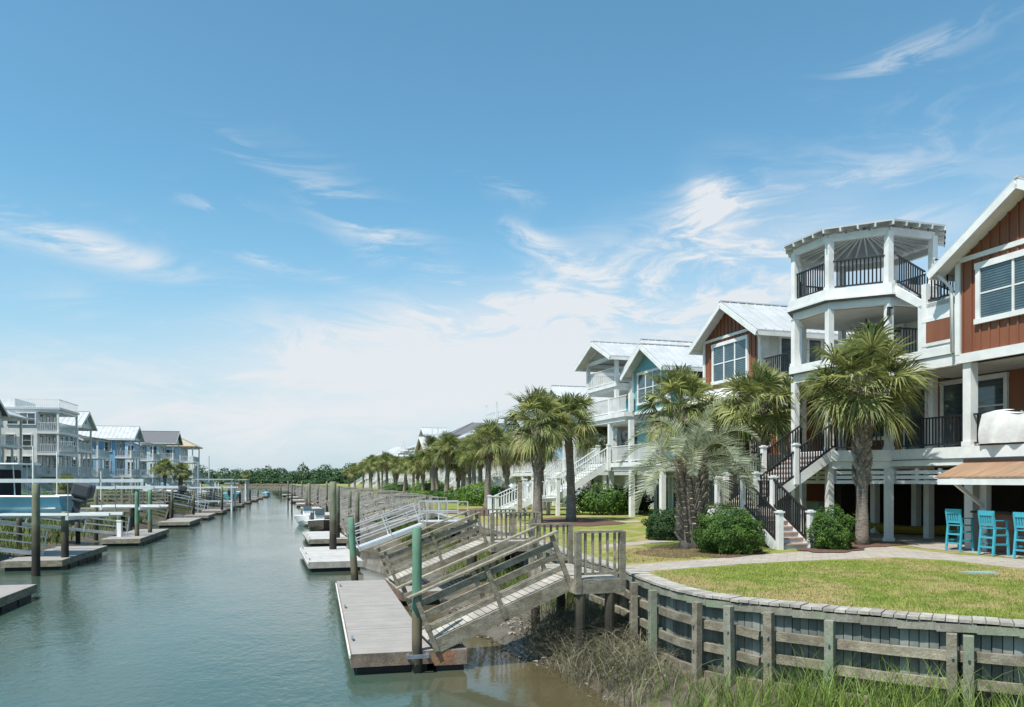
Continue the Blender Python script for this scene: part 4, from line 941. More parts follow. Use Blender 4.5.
for i, (u, wl, kd, lk, lab, rf) in enumerate(RH):
    right_house(u, lab, V=22+min(6, i*.8), Wd=7.0+1.6*((i*7)%4)/3, D=12, z0=2.7, lh=2.35+.2*((i*5)%3), wall=wl, roof=rf, kind=kd, look=lk, seed=i, fine=i < 3, sidewin=2, steps=1+(i % 2), levels=2 if i not in (6,) else 2)
# ------------------------------------------------------------------ left bank houses
def left_house_u(u, v2, label, Wd, D, **k):
    x, y = W(v2, u+Wd, PH); return beach_house(label, (x, y, 1.7), PH+math.pi, Wd=Wd, D=D, **k)
def left_house(px, py_top, v2, label, Wd, D, **k):
    # px = where the canal-side near corner shows; house front faces the canal
    tt = (px-512)/F; Y = v2/(tt*math.cos(PH)+math.sin(PH)); X = tt*Y
    v, u = toF(X, Y, PH)
    x, y = W(v, u+Wd, PH)                                   # local -x faces the canal: turned half round
    return beach_house(label, (x, y, 1.7), PH+math.pi, Wd=Wd, D=D, **k)
# left bank, nearest first: (near end along the bank, setback, ...)
LH = [(79,-29,'paleblue','roofdark','gable','pale blue house with dark grey gable, cut by the left edge of the photo',7.5,12,2,2.9),
      (89,-30.5,'palegreen','roof','hip','grey-green house with pale metal roof between the cut-off gable and the white tower house',8,13,2,3.0),
      (99,-27.5,'white','roof','flat','tall white three-storey house with stacked open decks and flat railed roof, near the left edge',7.5,9,3,2.4),
      (108.5,-28,'cyanw','roof','gable','pale aqua house with white metal gable, just right of the tall white one',6.4,12,2,3.1),
      (118,-28,'white','roofdark','cross','white house with grey roof ridge, between the aqua and sky blue houses',6.4,10,2,2.5),
      (127.5,-25.8,'blue','roof','gable','sky blue house with white metal gable roof in the middle of the left row',6.4,12,2,2.8),
      (137,-24.5,'paleblue','roof','cross','powder blue house with white metal roof behind two palms on the left bank',6.4,11,2,2.6),
      (147.5,-23.2,'cyanw','roofdark','gable','pale aqua house with dark gable roof, next to the tan-roofed house on the left bank',6.6,12,2,3.0),
      (158.5,-21.5,'paleblue','rooftan','hip','pale blue house with tan shingle roof at the far end of the left row',9,20,2,2.8)]
for i, (u, v2, wl, rf, kd, lab, wd, dp, lv, lh_) in enumerate(LH):
    left_house_u(u, v2, lab, wd, dp, wall=wl, roof=rf, kind=kd, seed=40+i, z0=2.7, lh=lh_, levels=lv, fine=False, sidewin=4, steps=1)
# ------------------------------------------------------------------ floating docks, gangways, platforms, pilings
def dock(label, o, L, Wd, a=TH, dr=0, group=None, top=.42, m='deckboard', gapw=.145, detail=True, rim='rim'):
    # local: x across (0..Wd), y along (0..L)
    x, y = W(o[0], o[1], a); t = thing('floating_dock', label, 'dock', (x, y, 0), a+dr, group); p = (0,0,0)
    d = MB(); k = 0
    while k < L-.02: d.box(0.02, Wd-.02, k, min(L, k+gapw)-.006, top-.045, top+rnd(-.002,.002)); k += gapw
    d.obj('deck_boards', m, t)
    f = MB(); f.box(0,.05,0,L,top-.26,top-.005); f.box(Wd-.05,Wd,0,L,top-.26,top-.005); f.box(.05,Wd-.05,-.001,.05,top-.26,top-.005); f.box(.05,Wd-.05,L-.05,L,top-.26,top-.005); f.obj('rim', rim, t)
    f = MB(); k = .15
    while k < L-.6: f.box(.12, Wd-.12, k, min(L-.12, k+1.25), -.25, top-.06); k += 1.4
    f.obj('float', 'float', t)
    if detail:
        for yy in (L*.12, L*.5, L*.88):
            c = MB(); c.box(.07,.11,yy-.03,yy+.03,top,top+.05); c.beam((.09,yy-.13,top+.06),(.09,yy+.13,top+.06), .035,.03); c.obj('cleat', 'galv', t)
        b = MB(); b.box(-.03,-.001,.1,L-.1,top-.10,top-.04); b.obj('bumper', 'hullwhite', t)
    return t
def gangway(label, foot, head, wd, a=TH, style='wood', group=None, rails=(1,1), n_post=4, wm='wood'):
    # foot/head: (v,u,z) of one edge; width runs +u
    x, y = W(foot[0], foot[1], a); t = thing('gangway', label, 'gangway', (x, y, foot[2]), a, group)
    A = Vector((0,0,0)); B = Vector(head)-Vector(foot); d = B.normalized(); mt = wm if style == 'wood' else 'alu'
    side = Vector((0,1,0)); nrm = Vector((-d.z, 0, d.x)).normalized()
    if nrm.z < 0: nrm = -nrm
    L = B.length
    w = MB(); k = 0
    while k < L-.02:
        p = A+d*k; w.slab([tuple(p+side*.06), tuple(p+d*(.13)+side*.06), tuple(p+d*.13+side*(wd-.06)), tuple(p+side*(wd-.06))], tuple(nrm*-.035)); k += .145
    w.obj('walkway', 'woodlight' if style == 'wood' else 'alu', t)
    for yy in (.03, wd-.03):
        b = MB(); b.beam(A+side*yy-nrm*.09, B+side*yy-nrm*.09, .07 if style == 'wood' else .05, .28 if style == 'wood' else .16, tuple(nrm)); b.obj('side_beam', wm if style == 'wood' else 'alu', t)
    for k, yy in enumerate((-.02, wd+.02)):
        if not rails[k]: continue
        r = MB(); S = side*yy; th_ = .09 if style == 'wood' else .05
        for i in range(n_post):
            p = A+B*(i/(n_post-1)) ; p = p+d*(.05 if i == 0 else (-.05 if i == n_post-1 else 0)); r.beam(p+S-nrm*.18, p+S+nrm*1.0, th_, th_*.8, (0,1,0))
        if style == 'wood' and wm != 'wood':
            for h in (.45,): r.beam(A+S+nrm*h, B+S+nrm*h, .04, .09, tuple(nrm))
            r.beam(A-d*.1+S+nrm*1.0, B+d*.1+S+nrm*1.0, .12, .05, tuple(nrm))
        elif style == 'wood':
            for h in (.28, .55, .80): r.beam(A+S*1.0+nrm*h+side*(.05 if k == 0 else -.05), B+S+nrm*h+side*(.05 if k == 0 else -.05), .04, .11, tuple(nrm))
            r.beam(A-d*.1+S+nrm*1.02, B+d*.1+S+nrm*1.02, .14, .04, tuple(nrm))
        else:
            for h in (.35, .68, 1.0): r.beam(A+S+nrm*h, B+S+nrm*h, .045, .05, tuple(nrm))
        r.obj('handrail', mt, t)
    return t
def platform(label, v0, v1, u0, u1, z=1.75, a=TH, style='wood', group=None, open_sides=('w','e'), foot=.3, rm='wood'):
    x, y = W(v0, u0, a); t = thing('pier_platform', label, 'platform', (x, y, z), a, group); A, B = v1-v0, u1-u0
    m = MB(); k = 0
    while k < B-.02: m.box(0, A, k, min(B, k+.145)-.006, -.045, rnd(-.002,.002)); k += .145
    m.obj('deck_boards', 'woodlight' if style == 'wood' else 'alu', t)
    m = MB(); m.box(-.0,A,-.05,-.002,-.30,-.01); m.box(0,A,B+.002,B+.05,-.30,-.01); m.box(-.05,-.002,-.05,B+.05,-.30,-.01); m.box(.05,A,B/2-.04,B/2+.04,-.3,-.05); m.obj('joists', 'wood', t)
    mr = rm if style == 'wood' else 'alu'
    def run(p, q):
        r = MB(); p = Vector(p); q = Vector(q); zz = Vector((0,0,1))
        if style == 'wood':
            rail(r, p, q, .95, .145, .045, .13); 
            for e in (p, q): r.box(e.x-.06,e.x+.06,e.y-.06,e.y+.06,-.3,.95)
        else:
            for h in (.45,.95): r.beam(p+zz*h, q+zz*h, .05, .05)
            for i in range(3): e = p+(q-p)*i/2; r.box(e.x-.025,e.x+.025,e.y-.025,e.y+.025,-.1,.95)
        r.obj('railing', mr, t)
    if 's' not in open_sides: run((0,.0,0),(A,.0,0))
    if 'n' not in open_sides: run((0,B,0),(A,B,0))
    if 'w' not in open_sides: run((0,0,0),(0,B,0))
    if 'W1' in open_sides: run((0,B*.55,0),(0,B,0))
    for xx in (.08, A-.25):
        for yy in (.05, B-.05): m = MB(); m.cyl((xx,yy,-z-.6),(xx,yy,-.05), .11, .10, 10); m.obj('post', 'piling', t, smooth=False)
    return t
def piling(label, px, py, top_py, r=.13, m='piling', z=0.0, lean=(0,0), group='dock pilings standing in the canal', XY=None, ztop=None):
    X, Y = G(px, py, z) if XY is None else XY
    zt = CAMZ+(HZ-top_py)*Y/F if ztop is None else ztop
    mb = MB(); pts = []; rs_ = []
    for i in range(9):
        t = i/8; pts.append((lean[0]*t, lean[1]*t, -1.2+(zt+1.2)*t)); rs_.append(r*(1.06-.12*t)*(1+rnd(-.03,.03)))
    pts.append((lean[0], lean[1], zt+.02)); rs_.append(r*.75)
    mb.tube(pts, rs_, 14); o = mb.obj('piling', m, None, smooth=False); o.location = (X, Y, 0); tag(o, label, 'piling', group)
    me = o.data; me.polygons.foreach_set('use_smooth', [True]*len(me.polygons)); return o
# nearest dock
D1 = dock('long grey composite floating dock nearest the camera, with wooden rim', (1.62, 15.5), 11.4, 1.6, dr=R(-3.6), gapw=.16)
mm = MB(); mm.box(1.603,2.25,-.03,2.0,.12,.40); mm.obj('side_pontoon', 'rim', D1); mm = MB(); mm.box(1.61,2.24,-.02,1.98,.402,.43); mm.obj('pontoon_boards', 'deckboard', D1)
mm = MB(); mm.box(1.65,2.2,.05,1.9,-.2,.115); mm.obj('float', 'float', D1)
px_, py_ = 417, 668
mm = MB()
for s in (-1,1): mm.box(1.24+.0,1.30,-.45,-.03,.30,.37)
X0, Y0 = G(417, 672, .0)
piling('tall green-painted piling at the near end of the closest floating dock', 0, 0, 528, r=.10, m='gpile', XY=(X0, Y0), ztop=CAMZ-48*Y0/F)
lv, lu = toF(X0, Y0); 
br = MB((0,0,0)); cx, cy = lv-1.62, lu-15.5; cth = math.cos(R(3.6)); sth = math.sin(R(3.6)); bx_, by_ = cx*cth-cy*sth, cx*sth+cy*cth
br.beam((bx_-.19,by_+.2,.34),(bx_-.19,by_-.18,.34), .05,.07); br.beam((bx_+.19,by_+.2,.34),(bx_+.19,by_-.18,.34), .05,.07); br.beam((bx_-.21,by_-.19,.34),(bx_+.21,by_-.19,.34), .05,.07)
br.obj('piling_bracket', 'galv', D1)
gangway('weathered wooden gangway with slanting rails, nearest the camera, sloping down to the closest dock', (3.15, 15.35, .56), (6.05, 15.35, 1.72), 1.35, n_post=3)
platform('small railed wooden platform at the head of the nearest gangway', 6.08, 7.05, 15.0, 17.9, open_sides=('w','e'))
gangway('second weathered wooden gangway, down to the far end of the closest dock', (3.96, 25.0, .56), (7.0, 25.0, 1.72), 1.4, n_post=3)
platform('railed wooden platform at the head of the second gangway', 7.03, 8.6, 24.6, 27.3, open_sides=('w','e'))
dock('short grey float joining the second gangway to the closest dock', (3.95, 23.6), 3.6, 1.3, detail=False)
# second dock and aluminium gangway
D2 = dock('broad pale floating dock below the white aluminium gangway', (1.8, 33.4), 7.6, 2.2, m='paledock', rim='woodlight')
gangway('white aluminium gangway sloping down to the second dock', (4.3, 38.0, .55), (7.5, 38.0, 1.66), 1.2, style='alu', n_post=3)
platform('white railed aluminium platform at the head of the aluminium gangway', 7.5, 9.5, 37.6, 39.6, style='alu', open_sides=('w','e'))
piling('leaning green-topped piling beside the second dock', 358, 590, 518, r=.12, m='gpile', lean=(-.25, 0))
piling('thick tall piling in front of the second dock', 333, 558, 482, r=.17)
piling('dark piling just behind the thick tall piling', 337, 545, 486, r=.17)
# the repeated docks up the right bank
us = [47.5, 54, 62, 70.5, 79, 88, 97, 106, 116, 126, 137, 149, 162, 176, 191, 208]
gw_proto = {}
for i, u in enumerate(us):
    s = rs(u); od = ORDS[i+2]; v0 = 1.8+s+rnd(-.1,.2); L = 7.0
    if i % 2: pass
    elif i < 3:
        last = dock('', (v0, u-1.2), L, 2.2, m='paledock', rim='wood', group='floating docks along the right bank', detail=i < 3)
        last['label'] = 'grey floating dock, %s from the camera on the right bank' % ORDS[i//2+2]
    else:
        x, y = W(v0, u-1.2); dup(last, (x, y, 0), TH, 'grey floating dock, %s from the camera on the right bank' % ORDS[i//2+2])
    z1 = 1.72; hv = 8.9+s
    key = i % 2
    lab = 'grey wooden gangway, %s from the camera on the right bank' % od
    x, y = W(v0+2.2, u+.2)
    if key not in gw_proto: gw_proto[key] = gangway(lab, (v0+2.2, u+.2, .52), (hv-1.6*key, u+.2, z1), 1.3, group='wooden gangways along the right bank', n_post=5, wm='woodlight')
    else: dup(gw_proto[key], (x, y, .52), TH, lab)
    lab = 'grey railed pier platform, %s from the camera on the right bank' % od
    pv0 = (hv-1.6*key); x, y = W(pv0, u-.4)
    kk_ = 'p%d' % key
    if kk_ not in gw_proto: gw_proto[kk_] = platform(lab, pv0, pv0+1.0+1.6*key, u-.4, u+2.0, group='pier platforms along the right bank', open_sides=('w','e'), rm='woodlight')
    else: dup(gw_proto[kk_], (x, y, 1.75), TH, lab)
    # pilings at each dock
    for k, du in enumerate((-1.5, 4.2)):
        if k or i % 3 == 1: continue
        XY = W(v0-.25 if (i+k) % 2 else v0+2.65, u+du); piling('grey-green piling beside the gangway %s from the camera on the right bank' % od, 0, 0, 0, r=.125, XY=XY, ztop=rnd(2.7,3.6), m='gpile' if (i*2+k) % 9 == 5 else 'piling')
# ------------------------------------------------------------------ boats
def boat(label, X, Y, z, rz, L=6, B=2.2, hullm='hullwhite', ttop=False, motors=1, cover=False, enclosed=False, stripe=None, group=None):
    t = thing('motor_boat', label, 'boat', (X, Y, z), rz, group)     # bow to +x, stern at 0
    hull((0,0,0), L, B, .95, hullm).obj('hull', hullm, t, smooth=False)
    g = MB()
    for s in (-1, 1):
        pts = []
        for i in range(13):
            q = i/12; w = B/2*(.8+.2*min(1,q*3))*math.sqrt(max(0,1-max(0,(q-.45)/.55)**2.2)); pts.append((L*q, s*max(w,.02)-s*.04, .97+.2*q*q))
        g.tube(pts, [.055]*13, 6)
    g.box(.02,.2,-B*.38,B*.38,.85,1.0); g.obj('gunwale', 'hullwhite', t)
    d = MB(); d.box(.2, L*.6, -B*.36, B*.36, .45, .5); d.slab([(L*.6,-B*.36,.8),(L*.6,B*.36,.8),(L*.9,B*.12,.95),(L*.9,-B*.12,.95)], (0,0,.05)); d.obj('cockpit_sole', 'hullwhite', t)
    c = MB(); c.box(L*.38,L*.52,-.35,.35,.5,1.45); c.slab([(L*.38,-.35,1.45),(L*.38,.35,1.45),(L*.46,.35,1.45),(L*.46,-.35,1.45)], (.12,0,.25)); c.obj('console', 'hullwhite', t, bevel=.03)
    w = MB(); w.slab([(L*.53,-.36,1.45),(L*.53,.36,1.45),(L*.49,.33,1.85),(L*.49,-.33,1.85)], (.015,0,0)); w.obj('windscreen', 'blind', t)
    s_ = MB(); s_.box(L*.22,L*.32,-.4,.4,.5,.95); s_.obj('seat', 'hullwhite', t, bevel=.03)
    if ttop:
        q = MB(); q.box(L*.22,L*.62,-B*.42,B*.42,2.35,2.42); q.obj('canopy', 'hullwhite', t, bevel=.02); q = MB()
        for a in (L*.27, L*.55):
            for b in (-.5,.5): q.cyl((a,b,.6),(a+.05,b*1.2,2.35), .025)
        q.obj('canopy_frame', 'alu', t)
    if enclosed:
        q = MB(); q.box(2.5,L*.98,-B*.46,B*.46,1.0,2.15); q.obj('enclosure_curtain', 'canvas', t, bevel=.06)
    for k in range(motors):
        y = 0 if motors == 1 else (-.4, .4)[k]
        m = MB(); vs = [(-.15,.22,1.55),(-.75,.20,1.5),(-.80,.18,1.05),(-.62,.14,.80),(-.15,.16,.85)]
        m.slab([(a, y-b, c) for a, b, c in vs], (0,0,0)) if False else None
        for (xa, xb, za, zb, wa) in ((-.95,-.10,.95,1.62,.30),(-.80,-.16,.68,.95,.22)): m.box(xa,xb,y-wa,y+wa,za,zb)
        o_ = m.obj('outboard_motor', 'motor', t, bevel=.12); o_.rotation_euler = (0, R(-14), 0); o_.location = (.22, 0, .12)
        m = MB(); m.slab([(-.62,y-.06,.8),(-.30,y-.06,.8),(-.26,y-.06,-.25),(-.50,y-.06,-.35)], (0,.12,0)); m.box(-.75,-.3,y-.10,y+.10,.18,.22); m.box(-.85,-.25,y-.07,y+.07,-.14,.02); m.obj('motor_leg', 'motor', o_)
        m = MB()
        for a in range(3): e = a*2.094; m.beam((-.88,y,-.06),(-.88,y+.17*math.cos(e),-.06+.17*math.sin(e)), .10,.02,(1,0,0))
        m.obj('propeller', 'black', o_)
    if stripe:
        q = MB(); 
        for s in (-1,1): q.beam((.05,s*(B*.40+.01),.80),(L*.42,s*(B*.497),.84), .03,.12)
        q.obj('stripe', stripe, t)
    return t
# ------------------------------------------------------------------ left bank docks
def leftF(px, py, z): X, Y = G(px, py, z); return toF(X, Y, PH)
def LXY(v2, u2): return W(v2, u2, PH)
LG = 'floating docks along the left bank'
dock('corner of a grey floating dock at the left edge of the photo', (-10.9, 24.3), 4.2, 2.35, a=PH, rim='wood', group=LG)
dock('grey floating dock below the boat lift, second on the left bank', (-12.4, 36.8), 7.6, 2.3, a=PH, rim='wood', group=LG)
dock('grey floating dock with small white post, third on the left bank', (-11.6, 49.2), 9.5, 2.1, a=PH, rim='wood', group=LG)
dock('grey floating dock at the foot of a dark ramp, fourth on the left bank', (-11.9, 68), 7.5, 2.4, a=PH, rim='wood', group=LG)
for i, u2 in enumerate((80, 92, 104, 117, 131, 146, 162, 180)):
    x, y = LXY(-11.7, u2); lab = 'weathered floating dock, %s on the left bank' % ORDS[i+4]
    if i == 0: lp = dock(lab, (-11.7, u2), 6.0, 2.2, a=PH, rim='wood', group=LG, detail=False)
    else: dup(lp, (x, y, 0), PH, lab)
def left_gang(label, uf, zf, vf, vh, u_h, wd=1.2, style='alu', group='gangways along the left bank'):
    # runs up the bank from the dock; angled back along the bank
    x, y = LXY(vf, uf); v = Vector(LXY(vh, u_h))-Vector(LXY(vf, uf)); ang = math.atan2(v.y, v.x); Lh = v.length
    t = gangway(label, (0,0,zf), (Lh, 0, 1.75), wd, a=0, style=style, group=group); t.location = (x, y, zf); t.rotation_euler = (0,0,ang); return t
left_gang('aluminium gangway with open rails rising left from the second left dock', 40.3, .55, -12.2, -17.6, 36.5)
left_gang('aluminium gangway with open rails behind the empty boat lift', 53.2, .55, -11.6, -17.4, 48.0)
left_gang('dark wooden gangway beside the fourth left dock', 71.5, .55, -11.9, -16.2, 70.5, style='wood')
for i, u2 in enumerate((83, 95, 107, 120, 134)):
    left_gang('pale gangway up to a pier, %s on the left bank' % ORDS[i+3], u2, .5, -11.7, -16.8, u2-2, style='alu' if i % 2 else 'wood')
def pier(label, v0, v1, u2, wd=1.6, z=1.75, xbr=True):
    x, y = LXY(v0, u2); t = thing('wooden_pier', label, 'pier', (x, y, z), PH, 'wooden piers along the left bank'); A = v1-v0
    m = MB(); k = 0
    while k < A: m.box(k, k+.14, 0, wd, -.05, 0); k += .15
    m.obj('deck_boards', 'woodlight', t); m = MB(); m.box(0,A,-.02,.05,-.3,-.052); m.box(0,A,wd-.05,wd+.02,-.3,-.052); m.obj('joists', 'wood', t)
    for yy in (0, wd):
        m = MB()
        for h in (.35,.65,.95): m.beam((0,yy,h),(A,yy,h), .05,.09)
        n = int(A/1.8)
        for i in range(n+1): m.box(A*i/n-.05,A*i/n+.05,yy-.05,yy+.05,-.3,.95)
        m.obj('railing', 'wood', t)
    n = max(2, int(A/2.2))
    for i in range(n+1):
        for yy in (.05, wd-.05): m = MB(); m.cyl((A*i/n,yy,-2.5),(A*i/n,yy,-.05), .12); m.obj('post', 'piling', t)
    return t
pier('wooden pier with rails behind the empty boat lift', -24, -12.6, 62.0)
pier('wooden pier beyond the fourth left dock', -24, -13, 78)
pier('far wooden pier on the left bank', -24, -13.5, 99)
# boat lifts: four pilings carrying aluminium beams
PG = 'boat lift and dock pilings on the left side'
def lp_(lab, px, py, tp, r=.14, m='piling'): return piling(lab, px, py, tp, r, m, group=PG)
lp_('tall mossy piling in the water at the left, in front of the blue boat', 36, 576, 484, .15)
lp_('short dark piling under the outboard motor of the blue boat', 65, 567, 512, .15)
for k, (px, py, tp) in enumerate(((19,556,516),(78,545,518),(96,541,490),(123,532,477),(133,529,478),(137,543,490),(150,539,490),(172,520,489),(163,518,488),(193.5,519,495),(222,514,487),(206,512,492),(214,507,489),(240,506,492),(250,503,490),(258,499,488))):
    lp_('mossy piling, %s from the left along the left bank' % ORDS[k+2], px, py, tp, .13, 'piling' if k not in (5, 6) else 'gpile')
def lift(label, px0, px1, y0, Yd, Yd2, zbeam, zc=None):
    X0 = (px0-512)/F*Yd; X1 = (px1-512)/F*Yd; t = thing('boat_lift', label, 'boat lift', (X0, Yd, zbeam)); o = (X0, Yd, zbeam)
    for Y in (Yd, Yd2): m = MB(o); m.beam((X0,Y,zbeam),(X1,Y,zbeam), .12,.16); m.obj('top_beam', 'alu', t)
    zc = zc or zbeam-1.5
    for f_ in (.25, .8):
        X = X0+(X1-X0)*f_; m = MB(o); m.beam((X,Yd-.1,zc),(X,Yd2+.1,zc), .12,.16); m.obj('cradle_beam', 'alu', t)
        for Y in (Yd, Yd2): m = MB(o); m.cyl((X,Y,zc),(X,Y,zbeam), .02); m.obj('cable', 'galv', t)
    for dy in (.8, 2.0): m = MB(o); m.beam((X0,Yd+dy,zc+.12),(X1,Yd+dy,zc+.12), .15,.12); m.obj('bunk', 'hullwhite', t)
    return t
lift('aluminium boat lift carrying the blue motor boat at the left edge', -60, 100, 0, 33.5, 37.5, 3.72, 2.15)
lift('empty aluminium boat lift between mossy pilings', 84, 154, 0, 47.5, 51.0, 3.30, 2.05)
lift('distant boat lift with a dark navy boat', 190, 226, 0, 90, 94, 2.9, 1.2)
boat('blue and white motor boat with black curtains, hanging on the lift at the left edge', -19.6, 35.4, 2.06, R(186), 7.4, 2.4, 'hullblue', enclosed=True, ttop=True)
boat('dark navy motor boat on a lift beside the left bank', -38.5, 92, 1.5, R(200), 7, 2.4, 'hullnavy', ttop=False)
boat('white motor boat with canopy on the left bank beyond the navy boat', -39.8, 113, .9, R(104), 6.5, 2.3, 'hullgreen', ttop=True, motors=1)
boat('white motor boat with tall canopy among the far left pilings', -42.5, 112, 1.2, R(190), 6.5, 2.3, 'hullwhite', ttop=True)
# moored on the right bank
def rb(lab, v, u, rz, **k): X, Y = W(v, u+k.get('L', 6)); return boat(lab, X, Y, -.25, TH+rz-math.pi, **k)
rb('small white boat with a red stripe moored beyond the third dock', 3.6, 66.0, R(90), L=5, B=2.0, hullm='hullwhite', stripe='hullred')
rb('tan open skiff with seats moored beside a right-bank dock', 3.9, 58.6, R(95), L=3.6, B=1.6, hullm='twig')
rb('blue motor boat far up the canal on the right', 1.0, 190, R(90), L=6.5, hullm='hullblue', ttop=False)
for k, (v, u, c, lab) in enumerate(((5.6, 104.5, 'hullred', 'red kayak lying on a far right-bank dock'), (4.9, 76, 'hullred', 'orange-red kayak on a right-bank dock nearer the camera'))):
    a = hull((0,0,0), 1.7, .7, .3, None); b = MB(); b.add(a.v, a.f); b.add([(-x, y, z) for x, y, z in a.v], a.f); ob_ = b.obj('kayak', c); X, Y = W(v, u); ob_.location = (X, Y, .43); ob_.rotation_euler = (0,0,TH+R(80)); tag(ob_, lab, 'kayak')
# lamp post by the second platform, white poles, dock box, mast
X, Y = G(520, 521, 1.7); t = thing('lamp_post', 'weathered square lamp post with small hooded lamps beside the palms', 'lamp post', (X, Y, 1.7))
m = MB(); m.box(-.11,.11,-.11,.11,0,2.0); m.box(-.13,.13,-.13,.13,2.0,2.05); m.obj('post', 'wood', t)
for s in (-1,1): 
    m = MB(); m.beam((0,0,1.75),(s*.42,0,1.85), .04,.04); m.obj('arm', 'alu', t); m = MB(); m.cyl((s*.42,0,1.86),(s*.42,0,1.74), .05,.17, 12); m.obj('lamp_shade', 'alu', t)
for k, (px, py, tp, Y) in enumerate(((33,486,446,34.2),(57,500,452,37.0),(101,500,471,50),(198,512,462,92))):
    X = (px-512)/F*Y; zb = CAMZ-(py-HZ)*Y/F; m = MB(); m.cyl((0,0,0),(0,0,(py-tp)*Y/F), .035,.03, 8); o = m.obj('guide_pole', 'hullwhite'); o.location = (X, Y, zb)
    tag(o, ('thin white guide pole on the lift of the blue boat, left one','thin white guide pole behind the blue boat, right one','thin white guide pole on the empty lift','thin white guide pole by the far left docks')[k], 'pole', 'white guide poles')
X, Y = LXY(-11.0, 51.2); t = thing('dock_pedestal', 'small white utility pedestal on the third left dock', 'pedestal', (X, Y, .42)); m = MB(); m.box(-.12,.12,-.1,.1,0,.9); m.obj('body', 'hullwhite', t); m = MB(); m.box(-.15,.15,-.13,.13,.9,.97); m.obj('lid', 'hullwhite', t)
X, Y = G(980, 573.5, 1.7); t = thing('utility_cover', 'pale green rectangular utility cover set in the near lawn', 'cover', (X, Y, 1.7), TH+R(-17)); m = MB(); m.box(-.34,.34,-.2,.2,0,.025); m.obj('rim', 'concrete', t); m = MB(); m.box(-.30,.30,-.16,.16,.025,.04); m.obj('lid', 'tealid', t)
Y = 420; X = (209-512)/F*Y; m = MB(); m.tube([(0,0,0),(0,0,16)], [.35,.2], 6); o = m.obj('radio_mast', 'grey'); o.location = (X, Y, .5); tag(o, 'thin mast rising above the distant woods on the left', 'mast')
# roofed boat shelters far left
for k, (px, Y, w, lab) in enumerate(((216,100,4.6,'white roofed boat shelter beyond the navy boat'),(232,128,5,'far white roofed boat shelter on the left bank'))):
    X = (px-512)/F*Y; t = thing('boat_shelter', lab, 'shelter', (X, Y, .4), PH); m = MB(); m.box(-w/2,w/2,-2.5,2.5,3.35,3.5); m.obj('roof', 'roof', t)
    for sx in (-1,1):
        for sy in (-1,1): m = MB(); m.cyl((sx*w*.45,sy*2.2,-1),(sx*w*.45,sy*2.2,3.35), .12); m.obj('post', 'white', t)
